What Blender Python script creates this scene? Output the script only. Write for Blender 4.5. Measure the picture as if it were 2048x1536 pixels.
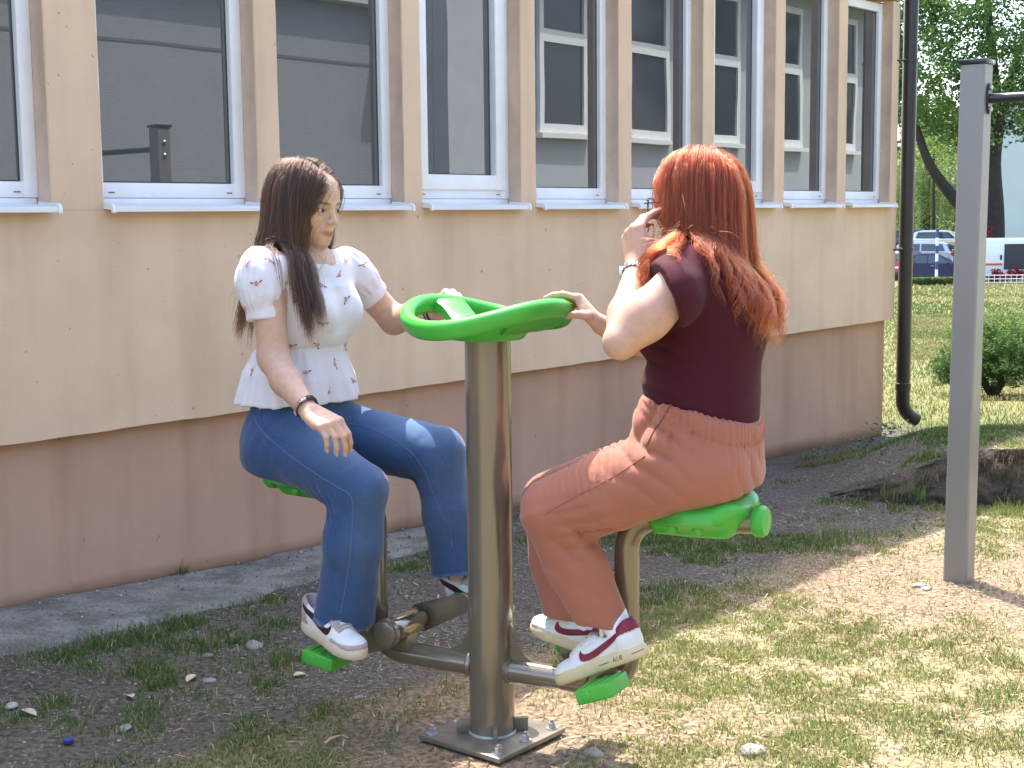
import bpy, bmesh, math, random
import numpy as np
from mathutils import Vector, Matrix, noise as mnoise
random.seed(7); RNG = np.random.default_rng(7)
R_ = math.radians
for o in list(bpy.data.objects): bpy.data.objects.remove(o)
SC = bpy.context.scene; COL = SC.collection

# ------------------------------------------------------------------ camera
CAM_H = 1.32; FPX = 2850.0; PITCH = R_(6.78); ROLL = .0105
_fw = np.array([0, math.cos(PITCH), -math.sin(PITCH)])
_r0 = np.array([1., 0, 0]); _u0 = np.array([0, math.sin(PITCH), math.cos(PITCH)])
_rt = math.cos(ROLL)*_r0 - math.sin(ROLL)*_u0; _up = math.cos(ROLL)*_u0 + math.sin(ROLL)*_r0
CAMP = np.array([0, 0, CAM_H])
cd = bpy.data.cameras.new('camera'); cam = bpy.data.objects.new('camera', cd); COL.objects.link(cam)
cd.sensor_width = 36; cd.lens = 36*FPX/2048; cd.clip_start = .05; cd.clip_end = 2000
M = Matrix.Identity(4)
for i in range(3):
    M[i][0] = _rt[i]; M[i][1] = _up[i]; M[i][2] = -_fw[i]; M[i][3] = CAMP[i]
cam.matrix_world = M
SC.camera = cam
SC.render.resolution_x = 1024; SC.render.resolution_y = 768
def ray(x, y): return _fw + _rt*(x-1024)/FPX + _up*(768-y)/FPX
def at(x, y, Y):                       # a measured picture point at a known distance Y -> world
    d = ray(x, y); return CAMP + d*(Y/d[1])
def onz(x, y, z=0.):
    d = ray(x, y); return CAMP + d*((z-CAM_H)/d[2])

# ------------------------------------------------------------------ light
SUN_EL = R_(63); SUN_AZ = math.atan2(-.40, .917)      # azimuth from +Y towards +X
wd = bpy.data.worlds.new('World'); SC.world = wd; wd.use_nodes = True
nt = wd.node_tree; nt.nodes.clear()
sk = nt.nodes.new('ShaderNodeTexSky'); sk.sky_type = 'NISHITA'; sk.sun_disc = False
sk.sun_elevation = SUN_EL; sk.sun_rotation = SUN_AZ; sk.air_density = 1.0; sk.dust_density = 3.0; sk.ozone_density = 1.0
bg = nt.nodes.new('ShaderNodeBackground'); bg.inputs[1].default_value = .15
wo = nt.nodes.new('ShaderNodeOutputWorld')
nt.links.new(sk.outputs[0], bg.inputs[0]); nt.links.new(bg.outputs[0], wo.inputs[0])
sl = bpy.data.lights.new('sun', 'SUN'); sun = bpy.data.objects.new('sun', sl); COL.objects.link(sun)
sl.energy = 2.15; sl.angle = R_(.53); sl.color = (1, .95, .87)
sdir = Vector((math.sin(SUN_AZ)*math.cos(SUN_EL), math.cos(SUN_AZ)*math.cos(SUN_EL), math.sin(SUN_EL)))
sun.rotation_euler = sdir.to_track_quat('Z', 'Y').to_euler(); sun.location = sdir*30
SC.view_settings.view_transform = 'Standard'; SC.view_settings.look = 'None'
SC.view_settings.exposure = 2.25; SC.view_settings.gamma = 1
SC.render.engine = 'CYCLES'
SC.cycles.use_denoising = True; SC.cycles.max_bounces = 6; SC.cycles.transparent_max_bounces = 24
SC.cycles.sample_clamp_indirect = 4; SC.cycles.caustics_reflective = False; SC.cycles.caustics_refractive = False

# ------------------------------------------------------------------ helpers: materials
MATS = {}
def mat(name, col, rough=.6, metal=0., var=None, bump=None, spec=.5, coat=0., sss=0., sheen=0., tint2=None, trans=0.):
    """Principled material. var=(scale, amount, detail) brightness mottling, tint2=(colour, scale, amount), bump=[(scale, strength, distance)...]"""
    if name in MATS: return MATS[name]
    m = bpy.data.materials.new(name); m.use_nodes = True; nt = m.node_tree; N = nt.nodes; L = nt.links
    b = N['Principled BSDF']
    c = tuple(col)+(1,) if len(col) == 3 else tuple(col)
    b.inputs['Base Color'].default_value = c; b.inputs['Roughness'].default_value = rough; b.inputs['Metallic'].default_value = metal
    b.inputs['Specular IOR Level'].default_value = spec
    if coat: b.inputs['Coat Weight'].default_value = coat; b.inputs['Coat Roughness'].default_value = .12
    if sss:
        b.inputs['Subsurface Weight'].default_value = sss; b.inputs['Subsurface Radius'].default_value = (.012, .005, .003); b.inputs['Subsurface Scale'].default_value = 1
    if sheen: b.inputs['Sheen Weight'].default_value = sheen; b.inputs['Sheen Roughness'].default_value = .5
    tc = N.new('ShaderNodeTexCoord'); src = None
    if var or tint2:
        rgb = N.new('ShaderNodeRGB'); rgb.outputs[0].default_value = c; src = rgb.outputs[0]
    def noi(scale, detail=6):
        n = N.new('ShaderNodeTexNoise'); n.inputs['Scale'].default_value = scale; n.inputs['Detail'].default_value = detail; n.inputs['Roughness'].default_value = .6
        L.new(tc.outputs['Object'], n.inputs['Vector']); return n.outputs[0]
    if tint2:
        mr = N.new('ShaderNodeMapRange'); mr.inputs[1].default_value = .42; mr.inputs[2].default_value = .62; mr.inputs[4].default_value = tint2[2]
        L.new(noi(tint2[1]), mr.inputs[0])
        mx = N.new('ShaderNodeMix'); mx.data_type = 'RGBA'; L.new(mr.outputs[0], mx.inputs[0]); L.new(src, mx.inputs[6]); mx.inputs[7].default_value = tuple(tint2[0])+(1,)
        src = mx.outputs[2]
    if var:
        mr = N.new('ShaderNodeMapRange'); mr.inputs[1].default_value = .25; mr.inputs[2].default_value = .75
        mr.inputs[3].default_value = 1-var[1]; mr.inputs[4].default_value = 1+var[1]
        L.new(noi(var[0], var[2] if len(var) > 2 else 5), mr.inputs[0])
        hs = N.new('ShaderNodeHueSaturation'); L.new(src, hs.inputs['Color']); L.new(mr.outputs[0], hs.inputs['Value']); src = hs.outputs[0]
    if src: L.new(src, b.inputs['Base Color'])
    if bump:
        prev = None
        for sc_, st, ds in bump:
            bp = N.new('ShaderNodeBump'); bp.inputs['Strength'].default_value = st; bp.inputs['Distance'].default_value = ds
            L.new(noi(sc_), bp.inputs['Height'])
            if prev: L.new(prev, bp.inputs['Normal'])
            prev = bp.outputs[0]
        L.new(prev, b.inputs['Normal'])
    MATS[name] = m; return m

# ------------------------------------------------------------------ helpers: objects and meshes
ORG = {}
def tag(o, label=None, cat=None, group=None, kind=None):
    if label: o['label'] = label
    if cat: o['category'] = cat
    if group: o['group'] = group
    if kind: o['kind'] = kind
    return o
def thing(name, loc, label, cat, group=None):
    o = bpy.data.objects.new(name, None); COL.objects.link(o); o.location = loc; o.empty_display_size = .1
    ORG[o] = np.array(loc, float); return tag(o, label, cat, group)
def mesh_obj(name, V, Fs, m, parent=None, smooth=False, attrs=None, origin=None):
    """One mesh object from world-space vertices; its local frame is its root's."""
    V = np.asarray(V, float)
    if parent is not None: org = ORG[parent]
    else: org = np.array(origin, float) if origin is not None else np.zeros(3)
    me = bpy.data.meshes.new(name)
    V = V - org
    if isinstance(Fs, np.ndarray):
        k = Fs.shape[1]; me.vertices.add(len(V)); me.vertices.foreach_set('co', V.astype(np.float32).ravel())
        me.loops.add(Fs.size); me.loops.foreach_set('vertex_index', Fs.astype(np.int32).ravel())
        me.polygons.add(len(Fs)); me.polygons.foreach_set('loop_start', np.arange(0, Fs.size, k, dtype=np.int32))
        me.update(calc_edges=True)
    else:
        me.from_pydata([tuple(v) for v in V], [], [tuple(f) for f in Fs])
    if smooth: me.polygons.foreach_set('use_smooth', np.ones(len(me.polygons), bool))
    if attrs:
        for k, a in attrs.items():
            at_ = me.color_attributes.new(k, 'FLOAT_COLOR', 'POINT')
            at_.data.foreach_set('color', np.asarray(a, np.float32).ravel())
    for mm in (m if isinstance(m, (list, tuple)) else [m]): me.materials.append(mm)
    o = bpy.data.objects.new(name, me); COL.objects.link(o)
    if parent is not None:
        o.parent = parent; ORG[o] = org
    else:
        o.location = org; ORG[o] = org
    return o
class MB:
    def __init__(s): s.V = []; s.F = []; s.n = 0; s.mi = []
    def add(s, V, F, mi=0):
        s.V.append(np.asarray(V, float)); s.F += [tuple(i+s.n for i in f) for f in F]; s.mi += [mi]*len(F); s.n += len(V); return s
    def box(s, c, size, ax=None, mi=0):
        ax = np.eye(3) if ax is None else np.asarray(ax, float); h = np.asarray(size, float)/2; c = np.asarray(c, float)
        V = [c+ax[0]*h[0]*i+ax[1]*h[1]*j+ax[2]*h[2]*k for k in (-1, 1) for j in (-1, 1) for i in (-1, 1)]
        return s.add(V, [(0, 2, 3, 1), (4, 5, 7, 6), (0, 1, 5, 4), (2, 6, 7, 3), (0, 4, 6, 2), (1, 3, 7, 5)], mi)
    def rbox(s, c, size, ax=None, b=.004, seg=2, mi=0):
        """bevelled box"""
        bm = bmesh.new(); bmesh.ops.create_cube(bm, size=1)
        for v in bm.verts: v.co = Vector((v.co.x*size[0], v.co.y*size[1], v.co.z*size[2]))
        bmesh.ops.bevel(bm, geom=bm.edges[:], offset=b, segments=seg, affect='EDGES', profile=.5)
        ax = np.eye(3) if ax is None else np.asarray(ax, float)
        V = [np.asarray(c, float)+ax[0]*v.co.x+ax[1]*v.co.y+ax[2]*v.co.z for v in bm.verts]
        bm.verts.index_update(); F = [[v.index for v in f.verts] for f in bm.faces]; bm.free()
        return s.add(V, F, mi)
    def tube(s, pts, r, seg=16, cap=True, mi=0, squash=None, up=None):
        pts = [np.asarray(p, float) for p in pts]; n = len(pts)
        rs = r if hasattr(r, '__len__') else [r]*n
        V = []; prevx = None
        for i in range(n):
            t = pts[min(i+1, n-1)]-pts[max(i-1, 0)]; t = t/(np.linalg.norm(t)+1e-12)
            if prevx is None:
                h = np.array([0, 0, 1.]) if abs(t[2]) < .9 else np.array([1., 0, 0])
                if up is not None: h = np.asarray(up, float)
                x = np.cross(h, t)
            else: x = prevx-t*(prevx@t)
            x = x/(np.linalg.norm(x)+1e-12); y = np.cross(t, x); prevx = x
            q = (1, 1) if squash is None else squash
            for k in range(seg):
                a = 2*math.pi*k/seg; V.append(pts[i]+x*math.cos(a)*rs[i]*q[0]+y*math.sin(a)*rs[i]*q[1])
        F = [(i*seg+k, i*seg+(k+1) % seg, (i+1)*seg+(k+1) % seg, (i+1)*seg+k) for i in range(n-1) for k in range(seg)]
        if cap: F += [tuple(range(seg-1, -1, -1)), tuple((n-1)*seg+k for k in range(seg))]
        return s.add(V, F, mi)
    def lathe(s, c, prof, axis=(0, 0, 1), seg=24, mi=0):
        """prof: (radius, height) pairs along axis from c"""
        c = np.asarray(c, float); t = np.asarray(axis, float); t = t/np.linalg.norm(t)
        h = np.array([0, 0, 1.]) if abs(t[2]) < .9 else np.array([1., 0, 0]); x = np.cross(h, t); x /= np.linalg.norm(x); y = np.cross(t, x)
        V = [c+t*z+(x*math.cos(2*math.pi*k/seg)+y*math.sin(2*math.pi*k/seg))*r for r, z in prof for k in range(seg)]
        n = len(prof)
        F = [(i*seg+k, i*seg+(k+1) % seg, (i+1)*seg+(k+1) % seg, (i+1)*seg+k) for i in range(n-1) for k in range(seg)]
        F += [tuple(range(seg-1, -1, -1)), tuple((n-1)*seg+k for k in range(seg))]
        return s.add(V, F, mi)
    def prism(s, poly, ext, mi=0):
        """poly: list of 3D points in a plane, ext: extrusion vector"""
        P = [np.asarray(p, float) for p in poly]; e = np.asarray(ext, float); n = len(P)
        F = [tuple(range(n-1, -1, -1)), tuple(range(n, 2*n))]+[(i, (i+1) % n, n+(i+1) % n, n+i) for i in range(n)]
        return s.add(P+[p+e for p in P], F, mi)
    def build(s, name, m, parent=None, smooth=False, angle=40, origin=None):
        o = mesh_obj(name, np.concatenate(s.V), s.F, m, parent, origin=origin)
        if any(s.mi): o.data.polygons.foreach_set('material_index', np.array(s.mi, np.int32))
        if smooth:
            o.data.polygons.foreach_set('use_smooth', np.ones(len(s.F), bool))
            o.data.set_sharp_from_angle(angle=R_(angle))
        bm = bmesh.new(); bm.from_mesh(o.data); bmesh.ops.recalc_face_normals(bm, faces=bm.faces[:]); bm.to_mesh(o.data); bm.free()
        return o
def dup(o, parent=None, name=None, offset=None):
    c = o.copy(); COL.objects.link(c); c.parent = parent
    if offset is not None: c.location = Vector(o.location)+Vector(offset)
    ORG[c] = ORG[parent] if parent is not None else np.array(c.location)
    return c
def bez(p0, p1, p2, n=8):
    p0, p1, p2 = (np.asarray(p, float) for p in (p0, p1, p2))
    return [p0*(1-t)**2+p1*2*t*(1-t)+p2*t*t for t in np.linspace(0, 1, n)]
def catmull(P, n=6):
    P = [np.asarray(p, float) for p in P]; Q = [2*P[0]-P[1]]+P+[2*P[-1]-P[-2]]; out = []
    for i in range(1, len(Q)-2):
        a, b, c, d = Q[i-1:i+3]
        for t in np.linspace(0, 1, n, endpoint=False):
            out.append(.5*((2*b)+(-a+c)*t+(2*a-5*b+4*c-d)*t*t+(-a+3*b-3*c+d)*t**3))
    out.append(P[-1]); return out
def vnoise(P, scale, seed=0., oct=3):
    """value noise on an (n,3) array, about -1..1"""
    P = np.asarray(P, float)*scale+seed*17.13; out = np.zeros(len(P)); amp = 1.; tot = 0.
    for _ in range(oct):
        I = np.floor(P).astype(np.int64); f = P-I; f = f*f*(3-2*f); acc = np.zeros(len(P))
        for dx in (0, 1):
            for dy in (0, 1):
                for dz in (0, 1):
                    h = ((I[:, 0]+dx)*374761393+(I[:, 1]+dy)*668265263+(I[:, 2]+dz)*2147483647) & 0xffffffff
                    h = ((h ^ (h >> 13))*1274126177) & 0xffffffff; h = (h ^ (h >> 16)) & 0xffff
                    wgt = (f[:, 0] if dx else 1-f[:, 0])*(f[:, 1] if dy else 1-f[:, 1])*(f[:, 2] if dz else 1-f[:, 2])
                    acc += wgt*(h/32767.5-1)
        out += amp*acc; tot += amp; amp *= .5; P = P*2.03+11.7
    return out/tot

# ------------------------------------------------------------------ the school wall's own frame: s along the wall, o out of it, z up
WP0 = np.array([-1.67482, 4.51857]); WTH = R_(40.0747)
WS = np.array([math.sin(WTH), math.cos(WTH)]); WN = np.array([WS[1], -WS[0]])
def W(s, o, z): v = WP0+WS*s+WN*o; return np.array([v[0], v[1], z])
WAX = np.array([[WS[0], WS[1], 0], [WN[0], WN[1], 0], [0, 0, 1.]])
def so(x, y): return (x-WP0[0])*WS[0]+(y-WP0[1])*WS[1], (x-WP0[0])*WN[0]+(y-WP0[1])*WN[1]
def wbox(mb, s0, s1, o0, o1, z0, z1, mi=0): return mb.box(W((s0+s1)/2, (o0+o1)/2, (z0+z1)/2), (s1-s0, o1-o0, z1-z0), WAX, mi)
def wrbox(mb, s0, s1, o0, o1, z0, z1, b=.004, mi=0): return mb.rbox(W((s0+s1)/2, (o0+o1)/2, (z0+z1)/2), (s1-s0, o1-o0, z1-z0), WAX, b, 2, mi)
# ================================================================== SETTING: ground
def smooth(t): t = np.clip(t, 0, 1); return t*t*(3-2*t)
MB0 = np.array([-.059, 3.4926])                       # foot of the exercise machine
PB0 = np.array([1.592, 4.985])                         # foot of the pull-up bar post
def bank_line(x): return 6.52-.10*np.clip(x-1.75, -1, 2)+.05*np.sin(x*5.1)+.025*np.sin(x*13)   # where the earth bank's face stands
def bank_h(x): return .25*smooth((x-1.35)/.95)
def gh(x, y):
    x = np.asarray(x, float); y = np.asarray(y, float)
    s, o = so(x, y)
    wb = .03-.0345*np.clip(s, -3, 7)
    g0 = -.24*smooth((y-6.6)/3.4)-.03*smooth((y-5.2)/1.2)-.035*np.clip(y-9.7, 0, 66)
    z = g0+(wb-g0)*(1-smooth(o/1.3))*(s < 9)
    z = z+bank_h(x)*smooth((y-bank_line(x))/.09)*(1-smooth((y-7.2)/2.2))*smooth(o/1.1)
    P = np.stack([x.ravel(), y.ravel(), np.zeros(x.size)], 1)
    near = np.clip(1-(np.hypot(x-.3, y-5)-5)/6, 0, 1)
    z = z+near*(.013*vnoise(P, 2.3, 3, 3).reshape(x.shape)+.006*vnoise(P, 14, 5, 2).reshape(x.shape))
    pl = smooth((np.hypot(x-MB0[0], y-MB0[1])-.12)/.25)   # level under the base plate
    return z*pl-.004*(1-pl)
xs = np.concatenate([-np.geomspace(300, 3.2, 26), np.arange(-3.1, 3.4, .028), np.geomspace(3.5, 300, 30)])
ys = np.concatenate([-np.geomspace(300, 1, 18), np.arange(-.5, 2.2, .3), np.arange(2.3, 8.4, .028), np.geomspace(8.5, 16, 40), np.geomspace(16.6, 76, 40), np.geomspace(80, 700, 12)])
gx, gy = np.meshgrid(xs, ys); gz_ = gh(gx, gy)
GV = np.stack([gx.ravel(), gy.ravel(), gz_.ravel()], 1); nx, ny = len(xs), len(ys)
ii = (np.arange(ny-1)[:, None]*nx+np.arange(nx-1)[None, :]).ravel()
GF = np.stack([ii, ii+1, ii+nx+1, ii+nx], 1)
def region(x, y):
    """how far each ground point is lawn, dry litter or bare soil; and the grass density there"""
    s, o = so(x, y); P = np.stack([x, y, 0*x], 1)
    n1 = vnoise(P, 1.7, 1, 3); n2 = vnoise(P, 5.0, 2, 3); n3 = vnoise(P, 13., 9, 2)
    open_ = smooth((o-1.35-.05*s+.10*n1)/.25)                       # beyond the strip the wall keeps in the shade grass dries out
    lawn = np.maximum(smooth((s-6.9)/.5), smooth((y-7.4+.3*n1)/.8)*smooth((o-.35)/.5))
    dm = np.hypot(x-MB0[0], y-MB0[1]); dp = np.hypot(x-PB0[0]+.1, y-PB0[1]+.05)
    litter = np.clip(open_*(1.25-smooth((dm-.3)/.5)*1.0)*(dm < 1.0)+open_*(1-smooth((dp-.55)/.5))+open_*.35*(n2 > .05), 0, 1)
    den = open_*np.clip(.95+.9*n1+.6*n2, 0, 1.2)*(1-.85*smooth(1-(dm-.25)/.45))*(1-.8*(1-smooth((dp-.35)/.5)))
    left = smooth((-.28-x)/.25)*smooth((4.0-y)/.5)*np.clip(.1+2.6*n1+1.2*n2, 0, 1.1)*1.0
    edge = np.exp(-((o-.47-.06*n2)/.075)**2)*np.clip(.45+1.7*n2, 0, .9)*(s < 2.2)
    mid = smooth((x-.1)/.4)*(1-open_)*smooth((o-.45)/.3)*np.clip(.35+2.2*n1+1.4*n2, 0, 1.15)
    rest = (1-open_)*smooth((o-.5)/.2)*np.clip(-.15+1.2*n1+.9*n2, 0, .6)
    d = np.maximum.reduce([den, left, edge, mid, rest]); d = np.where(dm < .24, 0, d)*np.clip(.55+1.6*n3, .15, 1.3)
    bank = np.exp(-((y-bank_line(x)-.05)/.07)**2)*(x > 1.5)
    return open_, lawn, litter, np.where(o < .12, d*.25, d)*(1-.9*bank), n1, n2, bank
op_, la_, li_, de_, n1_, n2_, bk_ = region(GV[:, 0], GV[:, 1])
def mixc(a, b, t): return a+(b-a)*t[:, None]
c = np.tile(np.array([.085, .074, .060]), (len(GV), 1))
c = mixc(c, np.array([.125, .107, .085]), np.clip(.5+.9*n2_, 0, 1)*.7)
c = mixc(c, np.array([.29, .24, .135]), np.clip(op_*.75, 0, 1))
c = mixc(c, np.array([.225, .158, .108]), np.clip(li_, 0, 1)*.8)
c = mixc(c, np.array([.16, .17, .06]), np.clip(de_, 0, 1)*.55)
c = mixc(c, mixc(np.tile(np.array([.165, .155, .062]), (len(GV), 1)), np.array([.11, .13, .042]), np.clip(.5+1.3*n1_, 0, 1)), la_)
c = mixc(c, np.array([.05, .04, .03]), np.clip(bk_, 0, 1)*.8)
gcol = np.concatenate([c, np.ones((len(c), 1))], 1)
gm = bpy.data.materials.new('ground_soil'); gm.use_nodes = True; N = gm.node_tree.nodes; L = gm.node_tree.links; b = N['Principled BSDF']
ca = N.new('ShaderNodeVertexColor'); ca.layer_name = 'gcol'; tc = N.new('ShaderNodeTexCoord')
def gn(scale, det=4, kind='ShaderNodeTexNoise'):
    n = N.new(kind); n.inputs['Scale'].default_value = scale
    if kind == 'ShaderNodeTexNoise': n.inputs['Detail'].default_value = det
    L.new(tc.outputs['Object'], n.inputs['Vector']); return n
n1 = gn(60, 6); mr = N.new('ShaderNodeMapRange'); mr.inputs[1].default_value = .3; mr.inputs[2].default_value = .7; mr.inputs[3].default_value = .45; mr.inputs[4].default_value = 1.6
L.new(n1.outputs[0], mr.inputs[0]); hs = N.new('ShaderNodeHueSaturation'); L.new(ca.outputs[0], hs.inputs['Color']); L.new(mr.outputs[0], hs.inputs['Value'])
vo = gn(95, kind='ShaderNodeTexVoronoi'); wn = N.new('ShaderNodeMapRange'); wn.inputs[1].default_value = .80; wn.inputs[2].default_value = .93
sx = N.new('ShaderNodeSeparateColor'); L.new(vo.outputs['Color'], sx.inputs[0]); L.new(sx.outputs[0], wn.inputs[0])
md = N.new('ShaderNodeMath'); md.operation = 'LESS_THAN'; md.inputs[1].default_value = .42; L.new(vo.outputs['Distance'], md.inputs[0])
mm = N.new('ShaderNodeMath'); mm.operation = 'MULTIPLY'; L.new(wn.outputs[0], mm.inputs[0]); L.new(md.outputs[0], mm.inputs[1])
n4 = gn(3, 3); m4 = N.new('ShaderNodeMapRange'); m4.inputs[1].default_value = .4; m4.inputs[2].default_value = .6; m4.inputs[4].default_value = .8; L.new(n4.outputs[0], m4.inputs[0])
mm2 = N.new('ShaderNodeMath'); mm2.operation = 'MULTIPLY'; L.new(mm.outputs[0], mm2.inputs[0]); L.new(m4.outputs[0], mm2.inputs[1])
mx = N.new('ShaderNodeMix'); mx.data_type = 'RGBA'; L.new(mm2.outputs[0], mx.inputs[0]); L.new(hs.outputs[0], mx.inputs[6]); mx.inputs[7].default_value = (.36, .34, .31, 1)
L.new(mx.outputs[2], b.inputs['Base Color']); b.inputs['Roughness'].default_value = .95; b.inputs['Specular IOR Level'].default_value = .15
bp = N.new('ShaderNodeBump'); bp.inputs['Strength'].default_value = .9; bp.inputs['Distance'].default_value = .012; L.new(n1.outputs[0], bp.inputs['Height'])
L.new(bp.outputs[0], b.inputs['Normal'])
ground = mesh_obj('ground', GV, GF, gm, None, True, {'gcol': gcol}); tag(ground, kind='structure')

# concrete apron along the foot of the wall, broken at its outer edge
def apron(name, s0, s1, w0, w1, seed, dz=0.):
    ss = np.arange(s0, s1+.001, .03); os_ = np.linspace(.0, 1, 15); V = []; F = []
    for i, s in enumerate(ss):
        q = np.array([[s*2.1, seed, 0]]); e = w0+(w1-w0)*(s-s0)/(s1-s0)+.05*vnoise(q, 1.0, seed)[0]+.022*vnoise(q, 6.0, seed+1)[0]
        for j, t in enumerate(os_):
            o_ = -.04+(e+.04)*t; p = W(s, o_, 0); z = float(gh(p[0], p[1]))
            V.append((p[0], p[1], z+dz+.022-(.05 if j == 14 else 0)-.004*vnoise(p[None], 22, 4, 2)[0]))
    m = 15
    for i in range(len(ss)-1):
        for j in range(m-1): F.append((i*m+j, i*m+j+1, (i+1)*m+j+1, (i+1)*m+j))
    return mesh_obj(name, V, F, mat('apron_concrete', (.25, .235, .20), .95, var=(90, .45), tint2=((.12, .105, .08), 7, .8), bump=[(120, .9, .006), (25, .6, .008)]), None, True)
tag(apron('path', -1.6, .788, .42, .40, 2), kind='structure')
tag(apron('path', .775, 2.3, .36, .30, 5, -.005), kind='structure')

# ================================================================== SETTING: school building
SB = thing('school_building', W(2.5, 0, -.1), 'peach plastered school building with a row of white framed windows', 'building')
plaster = mat('plaster_peach', (.715, .52, .352), .92, var=(2.2, .10), tint2=((.66, .465, .31), .9, .5), bump=[(260, .35, .002), (9, .25, .006)], spec=.2)
plaster2 = mat('plaster_plinth', (.51, .318, .215), .92, var=(2.6, .13), tint2=((.455, .278, .186), 1.3, .5), bump=[(240, .4, .002), (8, .35, .008)], spec=.2)
def weather(m, streak=.35):
    """small chips and faint rain streaks that belong to the old paint"""
    N = m.node_tree.nodes; L = m.node_tree.links; b = N['Principled BSDF']; src = b.inputs['Base Color'].links[0].from_socket; tc = N.new('ShaderNodeTexCoord')
    mp = N.new('ShaderNodeMapping'); mp.inputs['Scale'].default_value = (5, 5, .45); L.new(tc.outputs['Object'], mp.inputs[0]); n = N.new('ShaderNodeTexNoise'); n.inputs['Scale'].default_value = 1.3; n.inputs['Detail'].default_value = 6; L.new(mp.outputs[0], n.inputs['Vector'])
    r = N.new('ShaderNodeMapRange'); r.inputs[1].default_value = .5; r.inputs[2].default_value = .78; r.inputs[4].default_value = streak; L.new(n.outputs[0], r.inputs[0])
    mx = N.new('ShaderNodeMix'); mx.data_type = 'RGBA'; mx.blend_type = 'MULTIPLY'; L.new(r.outputs[0], mx.inputs[0]); L.new(src, mx.inputs[6]); mx.inputs[7].default_value = (.62, .55, .5, 1)
    v = N.new('ShaderNodeTexNoise'); v.inputs['Scale'].default_value = 38; v.inputs['Detail'].default_value = 2; L.new(tc.outputs['Object'], v.inputs['Vector']); r2 = N.new('ShaderNodeMapRange'); r2.inputs[1].default_value = .735; r2.inputs[2].default_value = .76; r2.inputs[4].default_value = .65; L.new(v.outputs[0], r2.inputs[0])
    mx2 = N.new('ShaderNodeMix'); mx2.data_type = 'RGBA'; L.new(r2.outputs[0], mx2.inputs[0]); L.new(mx.outputs[2], mx2.inputs[6]); mx2.inputs[7].default_value = (.22, .16, .12, 1); L.new(mx2.outputs[2], b.inputs['Base Color'])
weather(plaster, .32); weather(plaster2, .45)
plreveal = mat('plaster_reveal', (.66, .485, .36), .92, var=(3, .12), tint2=((.42, .30, .22), 5, .4), bump=[(200, .4, .002)], spec=.2)
white = mat('window_pvc', (.82, .81, .79), .35, var=(9, .05), spec=.4)
sillm = mat('sill_metal', (.80, .79, .77), .4, var=(14, .07), tint2=((.6, .58, .52), 7, .35))
dark = mat('gasket_black', (.05, .05, .05), .6)
WIN = [(-1.17, -.51), (-.40, .263), (.464, 1.139), (1.25, 1.921), (2.029, 2.685), (2.792, 3.444), (3.556, 4.214), (4.325, 4.981), (5.094, 5.753), (5.869, 6.50)]
S0, S1, ZT = -4.0, 6.60, 2.66
# upper wall with a slightly uneven lower edge, plinth set back under it
def rough_sheet(name, s0, s1, z0f, z1f, o, m, parent, ds=.05, nz=9, seed=1, amp=.003, under=.06):
    ss = np.arange(s0, s1+1e-6, ds); V = []; F = []
    for s in ss:
        zz = np.linspace(z0f(s), z1f(s), nz)
        for k, z in enumerate(zz):
            p = W(s, o+amp*vnoise(np.array([[s, z, seed]]), 1.3, seed, 2)[0], z); V.append(p)
        V.append(W(s, o-under, zz[0]))
    m_ = nz+1
    for i in range(len(ss)-1):
        for j in range(nz-1): F.append((i*m_+j, (i+1)*m_+j, (i+1)*m_+j+1, i*m_+j+1))
        F.append((i*m_+nz, (i+1)*m_+nz, (i+1)*m_, i*m_))
    return mesh_obj(name, V, F, m, parent, True)
jag = lambda s: .004*vnoise(np.array([[s, 0, 0]]), 9., 3, 3)[0]
o = rough_sheet('wall', S0, S1, lambda s: .596+jag(s), lambda s: 1.352, 0., plaster, SB); o.data.set_sharp_from_angle(angle=R_(50))
o = rough_sheet('plinth', S0, S1-.005, lambda s: .03-.0345*min(max(s, -3), 7)-.012+.012*vnoise(np.array([[s, 0, 0]]), 4., 8, 3)[0], lambda s: .64, -.045, plaster2, SB, seed=4, amp=.004)
mb = MB(); wbox(mb, S0, S1-.003, -.30, -.012, .66, 1.350); wbox(mb, S0, S1-.012, -.30, -.075, -.6, .655); mb.build('wall_core', plaster2, SB)
mb = MB(); wbox(mb, S1-.30, S1, -7, -.3, -.6, 3.1); mb.build('end_wall', plaster, SB)
edges = [S0]+[v for w_ in WIN for v in w_]+[S1]
for k in range(0, len(edges), 2):
    a_, b_ = edges[k], edges[k+1]; mb = MB()
    zz = np.arange(1.352, ZT+.03, .03); V = []; F = []
    for z in zz:
        ja = .0025*vnoise(np.array([[a_, z, 1]]), 12, 3, 2)[0]; jb = .0025*vnoise(np.array([[b_, z, 2]]), 12, 3, 2)[0]
        V += [W(a_, -.16, z), W(a_+ja, -.004+ja, z), W(a_+.004+ja, 0, z), W(b_-.004+jb, 0, z), W(b_+jb, -.004+jb, z), W(b_, -.16, z)]
    for i in range(len(zz)-1):
        for j in range(5): F.append((i*6+j, i*6+j+1, i*6+6+j+1, i*6+6+j))
    mb.add(V, F); ob = mb.build('pillar', [plaster, plreveal], SB)
    ob.data.polygons.foreach_set('material_index', np.array([1 if j in (0, 4) else 0 for i in range(len(zz)-1) for j in range(5)], np.int32))
mb = MB(); wbox(mb, S0, S1-.002, -.3, -.002, ZT+.028, 3.1); mb.build('lintel', plaster, SB)
mb = MB(); wbox(mb, S0-1, S1+.25, -7.3, .25, 3.1, 3.34); mb.build('roof', mat('roof_fascia', (.30, .22, .17), .7, var=(3, .1)), SB)
mb = MB(); wbox(mb, S0, S1-.3, -.32, -.305, -.6, 3.09); mb.build('dark_interior', mat('interior', (.03, .03, .03), .9), SB)
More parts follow.
